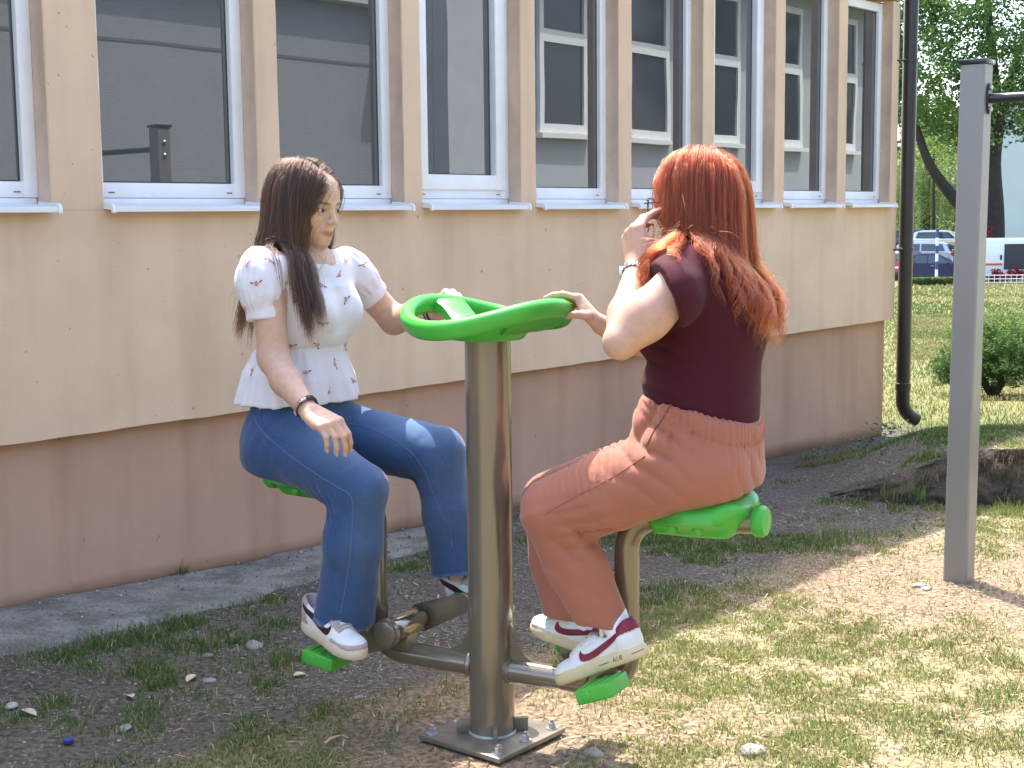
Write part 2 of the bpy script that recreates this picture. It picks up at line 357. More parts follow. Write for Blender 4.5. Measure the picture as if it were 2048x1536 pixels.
# glass: dark room behind, the courtyard mirrored in it
gl = bpy.data.materials.new('window_glass'); gl.use_nodes = True; N = gl.node_tree.nodes; L = gl.node_tree.links; N.clear()
out = N.new('ShaderNodeOutputMaterial'); mxs = N.new('ShaderNodeMixShader'); df = N.new('ShaderNodeBsdfDiffuse'); gs = N.new('ShaderNodeBsdfGlossy'); fr = N.new('ShaderNodeFresnel')
df.inputs[0].default_value = (.052, .056, .058, 1); gs.inputs['Roughness'].default_value = .0; gs.inputs[0].default_value = (.93, .97, 1, 1); fr.inputs[0].default_value = 2.35
tcg = N.new('ShaderNodeTexCoord'); ng = N.new('ShaderNodeTexNoise'); ng.inputs['Scale'].default_value = 1.6; ng.inputs['Detail'].default_value = 1; bpg = N.new('ShaderNodeBump'); bpg.inputs['Strength'].default_value = .03; bpg.inputs['Distance'].default_value = .02
L.new(tcg.outputs['Object'], ng.inputs['Vector']); L.new(ng.outputs[0], bpg.inputs['Height']); L.new(bpg.outputs[0], gs.inputs['Normal'])
L.new(fr.outputs[0], mxs.inputs[0]); L.new(df.outputs[0], mxs.inputs[1]); L.new(gs.outputs[0], mxs.inputs[2]); L.new(mxs.outputs[0], out.inputs[0])
for k, (a_, b_) in enumerate(WIN):
    sash = k in (4, 7)
    mb = MB(); fo0, fo1 = -.135, -.075; fw_ = .052
    wrbox(mb, a_, a_+fw_, fo0, fo1, 1.392, ZT, .004); wrbox(mb, b_-fw_, b_, fo0, fo1, 1.392, ZT, .004)
    wrbox(mb, a_+fw_-.003, b_-fw_+.003, fo0, fo1-.001, 1.392, 1.445, .004); wrbox(mb, a_+fw_-.003, b_-fw_+.003, fo0, fo1-.001, ZT-.055, ZT, .004)
    win = mb.build('window', white, SB, True, 30)
    mb = MB(); wrbox(mb, a_+.003, b_-.003, fo0, fo1-.004, 1.366, 1.391, .003); mb.build('base_profile', white, win, True, 30)
    ga, gb, g0, g1 = a_+fw_, b_-fw_, 1.445, ZT-.055
    if sash:
        mb = MB(); q = .052; e = .006
        wrbox(mb, ga-.018, ga+q, -.12, -.060, g0-.014, g1+.014, .006); wrbox(mb, gb-q, gb+.018, -.12, -.060, g0-.014, g1+.014, .006)
        wrbox(mb, ga+q-.004, gb-q+.004, -.12, -.061, g0-.014, g0+q, .006); wrbox(mb, ga+q-.004, gb-q+.004, -.12, -.061, g1-q, g1+.014, .006)
        mb.build('sash', white, win, True, 30); ga += q; gb -= q; g0 += q; g1 -= q
    mb = MB(); t = .005
    wbox(mb, ga, ga+t, -.115, -.0965, g0, g1); wbox(mb, gb-t, gb, -.115, -.0965, g0, g1); wbox(mb, ga+t, gb-t, -.115, -.0965, g0, g0+t); wbox(mb, ga+t, gb-t, -.115, -.0965, g1-t, g1); mb.build('gasket', dark, win)
    mb = MB(); wbox(mb, ga, gb, -.112, -.098, g0, g1); mb.build('pane', gl, win)
    for ds in (.07, (b_-a_)-.09):
        mb = MB(); wbox(mb, a_+ds, a_+ds+.024, fo1-.003, fo1+.0012, 1.409, 1.4125); mb.build('drain_slot', dark, win)
    mb = MB(); sa, sb = a_-.004+.012, b_+.004-.012       # sloping metal sill with a turned-down lip
    prof = [(-.078, 1.372), (.046, 1.3605), (.050, 1.357), (.050, 1.343), (.046, 1.343), (.046, 1.352), (-.078, 1.364)]
    mb.prism([W(sa, o_, z_) for o_, z_ in prof], W(sb, 0, 0)-W(sa, 0, 0)); sl_ = mb.build('sill', sillm, win, True, 25)
    for e0 in (sa-.012, sb):
        mb = MB(); pr_ = [(-.070, 1.379), (.040, 1.372), (.052, 1.365), (.056, 1.354), (.056, 1.340), (.044, 1.340), (.044, 1.350), (-.07, 1.358)]
        mb.prism([W(e0, o_, z_) for o_, z_ in pr_], W(e0+.012, 0, 0)-W(e0, 0, 0)); mb.build('end_cap', white, win, True, 25)
# rainwater downpipe at the corner
pipem = mat('downpipe_metal', (.015, .011, .011), .32, var=(6, .2), spec=.6)
mb = MB(); ps, po = 6.665, .045; pz0 = float(gh(*W(ps, po, 0)[:2]))+.05
mb.tube([W(ps, po, 3.2), W(ps, po, pz0+.20)]+[W(ps+.16*(1-math.cos(t)), po+.10*(1-math.cos(t)), pz0+.20-.16*math.sin(t)) for t in np.linspace(.15, 1.15, 7)], .047, 20)
pipe = mb.build('downpipe', pipem, SB, True, 40)
for z_ in (1.06, 2.3):
    mb = MB(); mb.lathe(W(ps, po, z_-.012), [(.050, 0), (.052, .002), (.052, .022), (.050, .024)], seg=20); mb.tube([W(ps-.05, po-.0, z_), W(ps-.12, -.03, z_)], .006, 8); mb.build('pipe_clip', pipem, pipe, True)
mb = MB(); mb.lathe(W(ps, po, pz0+.26), [(.048, 0), (.052, .004), (.052, .05), (.048, .054)], seg=20); mb.build('pipe_collar', pipem, pipe, True)

# ================================================================== SETTING: grey wing across the yard (seen mirrored in the glass)
GB = thing('grey_building', W(8, 7.3, 0), 'grey rendered building wing across the yard, mirrored in the windows', 'building')
gren = mat('grey_render', (.47, .48, .49), .95, var=(4, .06), bump=[(70, .6, .01)])
mb = MB()
wbox(mb, 10.1, 30, 7.3, 8.3, -.5, 4.8); mb.build('wall', gren, GB)
mb = MB(); wbox(mb, -14, 10.1, 7.9, 8.3, -.5, 3.75); mb.build('low_wall', mat('grey_render_shade', (.265, .27, .28), .95, var=(4, .06), bump=[(70, .6, .01)]), GB)  # shade over this plain stretch is put into its darker base colour
mb = MB(); wbox(mb, -14, 10.08, 7.892, 7.898, 3.07, 3.10); mb.build('joint', mat('joint_grey', (.12, .12, .125), .8), GB)
mb = MB(); wbox(mb, 10.1, 30, 6.7, 8.4, 4.8, 4.95); wbox(mb, -14, 10.1, 7.7, 8.4, 3.75, 3.9); mb.build('roof', gren, GB)
mb = MB(); wbox(mb, 10.12, 10.83, 7.06, 7.295, -.4, 4.79); mb.build('pier', gren, GB)
gdark = mat('far_glass', (.03, .035, .04), .05, spec=.5)
for s0_ in (12.05, 14.0, 15.95, 17.9, 19.85, 21.8):
    mb = MB(); f = .085
    wbox(mb, s0_, s0_+f, 7.24, 7.296, 2.36, 4.6); wbox(mb, s0_+1.03-f, s0_+1.03, 7.24, 7.296, 2.36, 4.6)
    for z0_, z1_ in ((2.36, 2.48), (3.52, 3.68), (4.5, 4.6)): wbox(mb, s0_+f, s0_+1.03-f, 7.242, 7.296, z0_, z1_)
    wi = mb.build('window', white, GB)
    mb = MB(); wbox(mb, s0_+f, s0_+1.03-f, 7.275, 7.295, 2.48, 4.5); mb.build('pane', gdark, wi)
    mb = MB(); wbox(mb, s0_-.06, s0_+1.09, 7.15, 7.296, 2.29, 2.355); mb.build('sill', white, wi)
# ================================================================== EXERCISE MACHINE
MA = np.array([math.cos(R_(29)), -math.sin(R_(29)), 0]); MBv = np.array([-MA[1], MA[0], 0]); ZV = np.array([0, 0, 1.])
MC = np.array([MB0[0], MB0[1], 0.])
def MM(r, t, z): return MC+MA*r+MBv*t+ZV*z
bronze = mat('bronze_paint', (.215, .18, .135), .2, metal=.4, var=(2, .06), tint2=((.24, .195, .14), 1.5, .4), bump=[(900, .08, .0005)], coat=.5)
bplate = mat('plate_paint', (.20, .175, .14), .42, metal=.4, var=(20, .2), tint2=((.34, .29, .23), 9, .5), coat=.2)
gplas = mat('green_plastic', (.058, .41, .045), .36, var=(7, .10), tint2=((.095, .44, .075), 4, .6), spec=.4, bump=[(500, .08, .0006), (60, .05, .002)])
zinc = mat('zinc', (.55, .56, .56), .35, metal=.9, var=(60, .15))
EM = thing('exercise_machine', MC, 'two-seat outdoor exercise machine, bronze post with green wheel, seats and pedals', 'exercise machine')
mb = MB(); mb.lathe(MC, [(.057, .016), (.057, .98), (.057, 1.028)], seg=48); post = mb.build('post', bronze, EM, True)
# base plate, levelled on the soil
pdir = R_(6); pa = np.array([math.cos(pdir), math.sin(pdir), 0]); pb = np.array([-pa[1], pa[0], 0])
pa2 = (pa+pb)/math.sqrt(2); pb2 = (pb-pa)/math.sqrt(2)
mb = MB(); mb.rbox(MC+ZV*.010, (.265, .265, .013), [pa2, pb2, ZV], .002); plate = mb.build('base_plate', bplate, EM, True, 30)
for sx_, sy_ in ((1, 1), (1, -1), (-1, -1), (-1, 1), (0, -1)):
    p = MC+pa2*sx_*.108+pb2*sy_*.108+ZV*.0166
    mb = MB(); mb.lathe(p, [(.015, 0), (.015, .0028)], seg=20); mb.lathe(p+ZV*.003, [(.0098, 0), (.0098, .012), (.008, .0135)], seg=6); mb.lathe(p+ZV*.0168, [(.0055, 0), (.0055, .006), (.004, .0075)], seg=12)
    mb.build('bolt', zinc, plate, True, 30)
for k in range(4):
    d = pa*math.cos(k*math.pi/2)+pb*math.sin(k*math.pi/2); e = np.cross(ZV, d)
    mb = MB(); mb.rbox(MC+d*.071+ZV*.034, (.040, .010, .034), [d, e, ZV], .0015); mb.build('gusset', bplate, plate, True, 30)
mb = MB(); vv = [MC+(pa*math.cos(t)+pb*math.sin(t))*.0575+ZV*.0185 for t in np.linspace(0, 2*math.pi, 33)]; mb.tube(vv, .0045, 8); mb.build('weld', mat('weld_grey', (.42, .43, .43), .45, metal=.5, var=(80, .3)), plate, True)

def arc_seat(sg, rv, zt, zb=.186):
    """one arm: bar out from the post, bend up, rise, bend out under the seat"""
    rb, rt_ = .085, .085
    pts = [MM(sg*.050, 0, zb)]
    pts += [MM(sg*(rv-rb-.10), 0, zb)]
    pts += [MM(sg*(rv-rb+rb*math.sin(t)), 0, zb+rb-rb*math.cos(t)) for t in np.linspace(0, math.pi/2, 12)]
    pts += [MM(sg*rv, 0, (zb+zt)/2)]
    pts += [MM(sg*(rv+rt_-rt_*math.cos(t)), 0, zt-rt_+rt_*math.sin(t)) for t in np.linspace(0, math.pi/2-.06, 12)]
    pts += [MM(sg*(rv+rt_+.235), 0, zt+.016)]
    mb = MB(); mb.tube(pts, .030, 28); arm = mb.build('arm_tube', bronze, EM, True, 60)
    mb = MB(); P = [MM(sg*.055, -.004, zb+.028), MM(sg*.150, -.004, zb+.026)]+[MM(sg*(.150-.088*math.sin(t)), -.004, zb+.026+.085*(1-math.cos(t))) for t in np.linspace(.15, math.pi/2, 8)]+[MM(sg*.055, -.004, zb+.125)]
    mb.prism(P, MBv*.008); mb.build('gusset_plate', bronze, EM, True, 30)
    mb = MB(); mb.lathe(MM(sg*.056, 0, zb), [(.034, -.008), (.0355, .002), (.031, .007)], axis=MA*sg, seg=28); mb.build('weld', bronze, arm, True)
    # seat: moulded saddle that hugs the tube
    r0 = rv+.070; Lr = .240; nu, nv = 26, 28; V = []; F = []
    for i in range(nu+1):
        u = i/nu; 
        wd_ = .118*(.50+.50*smooth((u-.02)/.50))*math.sqrt(max(1e-4, 1-max(0, (u-.80)/.21)**2))
        if u < .06: wd_ *= math.sqrt(max(.05, 1-((.06-u)/.065)**2))
        top = zt+.032+.034*smooth(u/.55)+.012*smooth((u-.5)/.4)-.020*smooth((u-.84)/.16)**1.5; bot = zt-.036+.010*u+.046*smooth((u-.78)/.22)
        for j in range(nv):
            a = 2*math.pi*j/nv; ca, sa = math.cos(a), math.sin(a)
            ex = .62; x = math.copysign(abs(ca)**ex, ca); zz = math.copysign(abs(sa)**ex, sa)
            zc = (top+bot)/2; hh = (top-bot)/2
            yy = x*wd_ * (1 if zz >= -.1 else (1-.45*min(1, (-zz-.1)/.35)) )
            dish = -.010*(1-abs(x))*(zz > 0)*smooth((u-.25)/.3)
            V.append(MM(sg*(r0+Lr*u), yy, zc+hh*zz+dish))
    for i in range(nu):
        for j in range(nv): F.append((i*nv+j, i*nv+(j+1) % nv, (i+1)*nv+(j+1) % nv, (i+1)*nv+j))
    F += [tuple(range(nv)), tuple(nu*nv+j for j in range(nv))]
    mb = MB(); mb.add(V, F); st = mb.build('seat', gplas, EM, True, 70)
    tn = -1
    for u in (.30, .56):
        p = MM(sg*(r0+Lr*u), tn*.064, zt-.004); mb = MB(); mb.lathe(p, [(.013, -.012), (.014, .004), (.011, .010), (.0, .013)], axis=MBv*tn, seg=18); mb.build('bolt_cap', gplas, st, True)
    mb = MB(); mb.lathe(MM(sg*(rv+rt_+.232), 0, zt+.0158), [(.033, 0), (.036, .004), (.036, .020), (.031, .028), (.0, .030)], axis=MA*sg, seg=28); mb.build('tube_cap', gplas, arm, True, 50)
arc_seat(1, .374, .612); arc_seat(-1, .346, .608)

def crank(sg, rc, zc, near_d, far_d, pn, pf):
    """cross axle on the bar with two flat crank arms and green pedals. near_d/far_d: (dr, dz) from the axle to each pedal"""
    mb = MB(); mb.lathe(MM(sg*rc, -.085, zc), [(.030, 0), (.032, .003), (.032, .135), (.030, .138)], axis=MBv, seg=32); hub = mb.build('axle_housing', mat('chrome_bronze', (.36, .31, .23), .18, metal=.9), EM, True)
    mb = MB(); mb.rbox(MM(sg*rc, -.012, zc-.040), (.05, .05, .045), [MA, MBv, ZV], .004); mb.build('axle_bracket', bronze, hub, True)
    for tt, (dr, dz), ptilt in ((-.105, near_d, pn), (.070, far_d, pf)):
        c0 = MM(sg*rc, tt, zc); c1 = c0+MA*dr+ZV*dz; d = c1-c0; Ld = np.linalg.norm(d); d = d/Ld; e = np.cross(MBv, d)
        prof = []
        for t in np.linspace(math.pi/2, 3*math.pi/2, 12): prof.append(c0+d*.038*math.cos(t)+e*.038*math.sin(t))
        for t in np.linspace(-math.pi/2, math.pi/2, 12): prof.append(c1+d*.024*math.cos(t)+e*.026*math.sin(t))
        mb = MB(); mb.prism(prof, MBv*.014); ca_ = mb.build('crank_arm', bronze, EM, True, 30)
        mb = MB(); mb.lathe(c0-MBv*.003 if tt < 0 else c0+MBv*.014, [(.034, 0), (.034, .006), (.026, .008)] if tt > 0 else [(.026, -.008), (.034, -.006), (.034, .004)], axis=MBv, seg=28)
        mb.lathe(c0+MBv*(-.012 if tt < 0 else .022), [(.010, 0), (.010, .004)], axis=MBv, seg=12); mb.build('axle_nut', bronze, ca_, True, 35)
        sgn = -1 if tt < 0 else 1; pc = c1+MBv*(.007+sgn*.064)
        pdv = MA*math.cos(ptilt)+ZV*math.sin(ptilt); pu = np.cross(pdv, MBv); pu = pu if pu[2] > 0 else -pu
        mb = MB(); mb.rbox(pc, (.096, .098, .035), [pdv, MBv, pu], .005, 3)
        pd = mb.build('pedal', gplas, EM, True, 30)
        mb = MB(); mb.lathe(pc+MBv*sgn*.049-pdv*.02, [(.011, -.002), (.012, .0005), (.010, .0015), (.006, .002)], axis=MBv*sgn, seg=18); mb.build('hub_cap', gplas, pd, True)
        for q in (-.03, 0, .03):
            mb = MB(); mb.rbox(pc+pdv*q+pu*.0180, (.010, .08, .004), [pdv, MBv, pu], .001); mb.build('grip_bar', gplas, pd, True)
        PEDALS.append((pc+pu*.0165, pdv, pu))
PEDALS = []
crank(-1, .252, .264, (-.138, -.060), (.124, .052), R_(-8), R_(4))
crank(1, .288, .243, (.098, -.004), (-.105, -.014), R_(22), R_(-6))

# steering wheel: warped ring, hub pan and spokes
WC = MC+ZV*1.080; WR = .196
def wheel_z(ph): return .024*math.cos(2*(ph-R_(-42)))
def rim_pt(ph, rr=WR): return WC+np.array([math.cos(ph)*rr, math.sin(ph)*rr, wheel_z(ph)*(rr/WR)**2])
mb = MB(); seg = 18; nr = 72; V = []; F = []
for i in range(nr):
    ph = 2*math.pi*i/nr; c_ = rim_pt(ph); er = np.array([math.cos(ph), math.sin(ph), 0])
    for k in range(seg):
        a = 2*math.pi*k/seg; sy = math.sin(a)
        V.append(c_+er*math.cos(a)*.0185*(1.0 if sy > -.2 else .9)+ZV*(sy*.0185 if sy > 0 else sy*.030))
for i in range(nr):
    for k in range(seg): F.append((i*seg+k, ((i+1) % nr)*seg+k, ((i+1) % nr)*seg+(k+1) % seg, i*seg+(k+1) % seg))
mb.add(V, F); wheel = mb.build('steering_wheel', gplas, EM, True, 80)
mb = MB(); mb.lathe(MC+ZV*1.016, [(.056, .0), (.086, .001), (.094, .008), (.108, .034), (.106, .044), (.070, .048), (.060, .056), (.052, .058), (.0, .058)], seg=48); mb.build('hub', gplas, wheel, True, 35)
for a0 in (124, 214, 304, 34):
    ph = R_(a0); d = np.array([math.cos(ph), math.sin(ph), 0]); e = np.cross(ZV, d); V = []; F = []
    for i, t in enumerate(np.linspace(0, 1, 9)):
        r = .075+(WR-.010-.075)*t; zc = WC[2]+wheel_z(ph)*smooth(t)*1.0-.026*(1-smooth(t))-.004; w_ = .044-.006*math.sin(math.pi*t); h_ = .014
        c_ = np.array([WC[0], WC[1], 0])+d*r+ZV*zc
        for (x_, z_) in ((-1, -1.2), (-1.0, .55), (-.72, 1), (.72, 1), (1.0, .55), (1, -1.2)): V.append(c_+e*w_*x_+ZV*h_*z_)
    for i in range(8):
        for k in range(6): F.append((i*6+k, i*6+(k+1) % 6, (i+1)*6+(k+1) % 6, (i+1)*6+k))
    F += [tuple(range(6)), tuple(48+k for k in range(6))]
    mb = MB(); mb.add(V, F); mb.build('spoke', gplas, wheel, True, 50)
V = []; F = []; nph, nr_ = 22, 6                        # moulded web that closes the ring on the right-hand side
for i in range(nph):
    ph = R_(-70)+R_(112)*i/(nph-1)
    for j in range(nr_):
        t = j/(nr_-1); r = .085+(WR-.006-.085)*t; z = WC[2]+wheel_z(ph)*smooth(t)-.022*(1-smooth(t))-.010-.010*math.sin(math.pi*t)
        for dz in (0, -.012): V.append((WC[0]+math.cos(ph)*r, WC[1]+math.sin(ph)*r, z+dz))
for i in range(nph-1):
    for j in range(nr_-1):
        a = (i*nr_+j)*2; b_ = a+2; c_ = ((i+1)*nr_+j)*2; d_ = c_+2; F += [(a, c_, d_, b_), (a+1, b_+1, d_+1, c_+1)]
for i in (0, nph-1):
    for j in range(nr_-1): a = (i*nr_+j)*2; F.append((a, a+2, a+3, a+1))
mb = MB(); mb.add(V, F); mb.build('web_panel', gplas, wheel, True, 60)
# ================================================================== PULL-UP BAR
PB = thing('pull_up_bar', (PB0[0], PB0[1], 0), 'grey square steel post of a pull-up bar with black cap', 'pull-up bar')
pgrey = mat('post_grey', (.26, .26, .25), .42, metal=.25, var=(3, .05), coat=.15)
blackm = mat('black_steel', (.012, .013, .02), .3, spec=.5, coat=.3)
lean = np.array([.008, .0, 1.0]); pang = R_(-37); ca_ = np.array([math.cos(pang), math.sin(pang), 0]); cb_ = np.array([-ca_[1], ca_[0], 0])
PZ = 1.812; base = np.array([PB0[0], PB0[1], -.05])
mb = MB(); V = []; hw = .043; bv = .006
for z_ in (0, PZ+.05):
    for sx_, sy_ in ((1, 1), (-1, 1), (-1, -1), (1, -1)):
        pts = [(hw*sx_, (hw-bv)*sy_), ((hw-bv)*sx_, hw*sy_)] if sx_*sy_ > 0 else [((hw-bv)*sx_, hw*sy_), (hw*sx_, (hw-bv)*sy_)]
        for px, py in pts: V.append(base+lean*z_+ca_*px+cb_*py)
mb.add(V, [(i, (i+1) % 8, 8+(i+1) % 8, 8+i) for i in range(8)]+[tuple(range(7, -1, -1)), tuple(range(8, 16))])
mb.build('post', pgrey, PB, True, 20)
tp = base+lean*(PZ+.05)
mb = MB(); mb.rbox(tp+ZV*.010, (.098, .098, .016), [ca_, cb_, ZV], .003); mb.build('cap', blackm, PB, True)
bd = ca_; bz = tp-lean*.115+bd*hw
mb = MB(); prof = [bz+cb_*.022*math.cos(t)+ZV*(.052*math.sin(t)) for t in np.linspace(0, 2*math.pi, 24, endpoint=False)]; mb.prism(prof, bd*.008); fl = mb.build('flange', blackm, PB, True, 30)
for q in (-.036, .036): mb = MB(); mb.lathe(bz+bd*.008+ZV*q, [(.009, 0), (.009, .005), (.005, .008)], axis=bd, seg=12); mb.build('bolt', zinc, fl, True)
for q in (-.036, .036): mb = MB(); mb.lathe(bz-bd*(2*hw)+ZV*q, [(.012, 0), (.012, .006), (.006, .011)], axis=-bd, seg=12); mb.build('bolt', zinc, fl, True)
mb = MB(); mb.tube([bz, bz+bd*1.35], .0165, 20); mb.build('bar', blackm, PB, True)
far = bd*(1.35+hw)
mb = MB(); V2 = [v+bd*(1.35+2*hw) for v in V]; mb.add(V2, [(i, (i+1) % 8, 8+(i+1) % 8, 8+i) for i in range(8)]+[tuple(range(7, -1, -1)), tuple(range(8, 16))]); mb.build('post', pgrey, PB, True, 20)
# ================================================================== signed-distance modelling for people, clothes and shoes
BIG = 9.
def nrm(v): v = np.asarray(v, float); return v/(np.linalg.norm(v)+1e-12)
def smin(a, b, k):
    if k <= 0: return np.minimum(a, b)
    h = np.maximum(k-np.abs(a-b), 0)/k; return np.minimum(a, b)-h*h*k*.25
def smax(a, b, k): return -smin(-a, -b, k)
def bs(n):
    if hasattr(n, '_bs'): return n._bs
    if isinstance(n, RC): c = (n.a+n.b)/2; r = float(np.linalg.norm(n.a-n.b))/2+max(n.ra, n.rb)
    elif isinstance(n, EL): c = n.c; r = float(n.r.max())
    elif isinstance(n, LO): c = n.c.mean(0); r = float(np.linalg.norm(n.c-c, axis=1).max())+float(max(n.rx.max(), n.ry.max()))+.02
    elif isinstance(n, U):
        bb = [bs(q) for q, _ in n.ch]; c = np.mean([q[0] for q in bb], 0); r = max(float(np.linalg.norm(np.array(q[0])-c))+q[1] for q in bb)
    else: c, r = bs(n.a); r += .012
    n._bs = (tuple(float(v) for v in c), r); return n._bs
def far_off(n, c, lim):
    b_, r = bs(n); return math.sqrt((b_[0]-c[0])**2+(b_[1]-c[1])**2+(b_[2]-c[2])**2)-r > lim
class RC:                                         # round cone
    def __init__(s, a, b, ra, rb): s.a = np.asarray(a, float); s.b = np.asarray(b, float); s.ra = ra; s.rb = rb
    def d(s, P, c=None, R=None):
        ba = s.b-s.a; l2 = ba@ba; q = P-s.a; h = q@ba; t = np.clip(h/l2, 0, 1)
        return np.sqrt(np.maximum(np.einsum('ij,ij->i', q, q)-2*t*h+t*t*l2, 0))-(s.ra+(s.rb-s.ra)*t)
class EL:                                         # ellipsoid, axes as rows
    def __init__(s, c, r, ax=None): s.c = np.asarray(c, float); s.r = np.asarray(r, float); s.ax = np.eye(3) if ax is None else np.asarray(ax, float)
    def d(s, P, c=None, R=None):
        q = (P-s.c)@s.ax.T; q2 = q*q; k0 = np.sqrt(q2@(1/s.r**2)); k1 = np.sqrt(q2@(1/s.r**4))
        return np.where(k1 > 1e-6, k0*(k0-1)/np.maximum(k1, 1e-6), -s.r.min())
class LO:                                         # loft of ellipses: stations (centre, rx, ry), lateral axis x
    def __init__(s, st, xax, mod=None, cap=.02):
        s.c = np.array([q[0] for q in st], float); s.rx = np.array([q[1] for q in st]); s.ry = np.array([q[2] for q in st]); s.x = nrm(xax); s.mod = mod
        s.len = np.concatenate([[0], np.cumsum(np.linalg.norm(np.diff(s.c, axis=0), axis=1))])
    def d(s, P, c=None, R=None):
        best = None
        n = len(s.c)-1; T = np.zeros(len(P)); D2 = np.full(len(P), 1e9); Q = np.zeros_like(P); A = np.zeros_like(P); ov = np.zeros(len(P))
        for i in range(n):
            ba = s.c[i+1]-s.c[i]; l2 = ba@ba; t0 = ((P-s.c[i])@ba)/l2; t = np.clip(t0, 0, 1); q = P-s.c[i]-t[:, None]*ba; d2 = (q*q).sum(1)
            m = d2 < D2; D2[m] = d2[m]; T[m] = i+t[m]; Q[m] = q[m]; A[m] = nrm(ba)
        rx = np.interp(T, np.arange(n+1), s.rx); ry = np.interp(T, np.arange(n+1), s.ry)
        ax_ = s.x-A*(A@s.x)[:, None]; ax_ /= np.linalg.norm(ax_, axis=1)[:, None]; ay = np.cross(A, ax_)
        qx = (Q*ax_).sum(1); qy = (Q*ay).sum(1); k0 = np.sqrt((qx/rx)**2+(qy/ry)**2); k1 = np.sqrt((qx/rx**2)**2+(qy/ry**2)**2)
        d = np.where(k1 > 1e-6, k0*(k0-1)/np.maximum(k1, 1e-6), -np.minimum(rx, ry))
        if s.mod is not None: d = d-s.mod(T, np.arctan2(qy/ry, qx/rx))
        a0 = nrm(s.c[1]-s.c[0]); a1 = nrm(s.c[-1]-s.c[-2]); return np.maximum(d, np.maximum(-((P-s.c[0])@a0), (P-s.c[-1])@a1))
class U:
    def __init__(s, ch, k=.01): s.ch = [(q if isinstance(q, tuple) else (q, k)) for q in ch]; s.k = k
    def d(s, P, c=None, R=None):
        out = np.full(len(P), BIG)
        for n, k in s.ch:
            if c is not None and far_off(n, c, R+.012+k): continue
            out = smin(out, n.d(P, c, R), k)
        return out
class SUB:
    def __init__(s, a, b, k=.004): s.a, s.b, s.k = a, b, k
    def d(s, P, c=None, R=None):
        o_ = s.a.d(P, c, R)
        for q in s.b:
            if c is not None and far_off(q, c, R+.012): continue
            o_ = smax(o_, -q.d(P), s.k)
        return o_
class CUT:                                        # keep the side the normal points away from
    def __init__(s, a, p, n, k=.003): s.a, s.p, s.n, s.k = a, np.asarray(p, float), nrm(n), k
    def d(s, P, c=None, R=None): return smax(s.a.d(P, c, R), (P-s.p)@s.n, s.k)
class DISP:
    def __init__(s, a, fn): s.a, s.fn = a, fn
    def d(s, P, c=None, R=None):
        o_ = s.a.d(P, c, R); m = np.abs(o_) < .05
        if m.any(): o_[m] = o_[m]-s.fn(P[m])
        return o_
